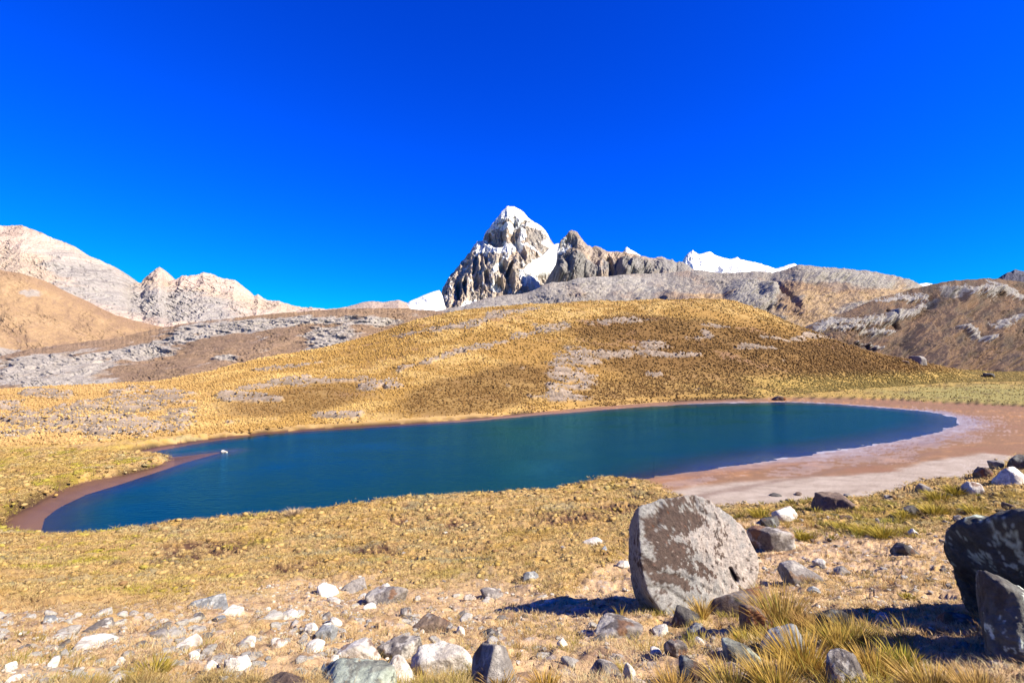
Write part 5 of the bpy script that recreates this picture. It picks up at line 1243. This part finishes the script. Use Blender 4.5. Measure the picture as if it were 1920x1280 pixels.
bunch(1316, 1158, 44, 34, "small yellow bunch growing in front of the huge boulder", 903, cols=((.72, .50, .14), (.6, .44, .08)), nb=140)
bunch(1235, 1152, 26, 60, "small green herb clump at the shaded foot of the huge boulder", 904, cols=((.20, .26, .08), (.40, .42, .25)), nb=150, name="herb_clump", cat="herb clump", lean=1.0)
bunch(1505, 1262, 96, 110, "big golden bunch of grass in front of the low rock ledge", 905, cols=((.74, .50, .12), (.5, .42, .07)), nb=460)
bunch(1455, 1290, 70, 120, "golden bunch at the bottom edge left of the big golden bunch", 906, cols=((.72, .50, .13), (.4, .38, .06)), nb=380)
bunch(1372, 1296, 62, 110, "straw and green bunch at the bottom right of the dark rounded rock", 907, cols=((.66, .48, .14), (.34, .36, .06)), nb=340)
bunch(1572, 1222, 78, 60, "narrow bunch of grass before the round black shadow lump", 908, cols=((.68, .48, .12), (.4, .40, .06)), nb=260)
bunch(1640, 1262, 66, 100, "golden bunch right of the upright reddish rock", 909, cols=((.76, .52, .14), (.5, .44, .08)), nb=360)
bunch(1692, 1250, 52, 80, "bright green-yellow bunch touching the dark rock's shadow", 910, cols=((.58, .50, .08), (.32, .38, .05)), nb=320)
bunch(1745, 1296, 66, 130, "wide golden bunch at the bottom edge in front of the black shadow", 911, cols=((.76, .52, .16), (.5, .42, .08)), nb=420)
bunch(1840, 1306, 60, 130, "straw bunch at the bottom edge below the sunlit leaning rock", 912, cols=((.74, .50, .18), (.5, .40, .09)), nb=400)
bunch(1600, 1200, 56, 70, "thin straw bunch between the round black shadow lump and the black shadow", 913, cols=((.60, .44, .12), (.3, .32, .06)), nb=200)
bunch(935, 1290, 44, 60, "straw bunch in front of the pointed speckled grey rock", 914, cols=((.70, .46, .14), (.4, .36, .06)), nb=240)
bunch(1265, 1298, 50, 90, "straw bunch at the bottom left of the dark rounded rock", 915, cols=((.70, .46, .14), (.5, .36, .1)), nb=260)
bunch(1022, 1292, 40, 60, "golden bunch at the bottom edge right of the pointed grey rock", 916, cols=((.74, .48, .12), (.5, .38, .06)), nb=220)
bunch(285, 1262, 34, 90, "low green-yellow bunch right of the big smooth white rock", 917, cols=((.52, .42, .08), (.34, .32, .05)), nb=240, lean=1.0)
bunch(1400, 1202, 30, 80, "low yellow-green bunch between the blocky lichen rock and the brown rock", 918, cols=((.62, .46, .10), (.36, .36, .05)), nb=240)
bunch(550, 968, 20, 34, "pale bushy tuft on the near bank against the lake", 919, cols=((.74, .58, .40), (.6, .46, .3)), nb=120, lean=.9)
for k, (px, row, h, wd, lab) in enumerate([
        (1658, 1008, 30, 60, "round olive tussock in the middle of the right slope"), (1618, 1000, 20, 44, "small olive tussock left of the round olive one"),
        (1695, 972, 20, 50, "olive tussock under the black wedge-shaped rock"), (1752, 962, 22, 60, "flat yellow tussock right of the black wedge-shaped rock"), (1760, 938, 24, 56, "yellow-green tussock left of the pale rock by the mud flat"),
        (1792, 926, 22, 44, "olive tussock touching the pale rock by the mud flat"), (1508, 1010, 16, 50, "bright yellow cushion right of the mottled rock"), (1430, 968, 18, 70, "yellow tussock left of the orange-stained white rock"),
        (1580, 990, 16, 50, "small yellow tussock below the large dark brown rock"), (1705, 1122, 14, 30, "small green-yellow tuft on the bare straw ground"), (1828, 962, 20, 50, "straw tussock just above the tall dark rock")]):
    bunch(px, row, h, wd, lab, 930 + 3 * k, cols=((.56, .44, .07), (.36, .34, .05)), nb=200, name="tussock", cat="tussock", lean=1.0, wind=(0, 0))
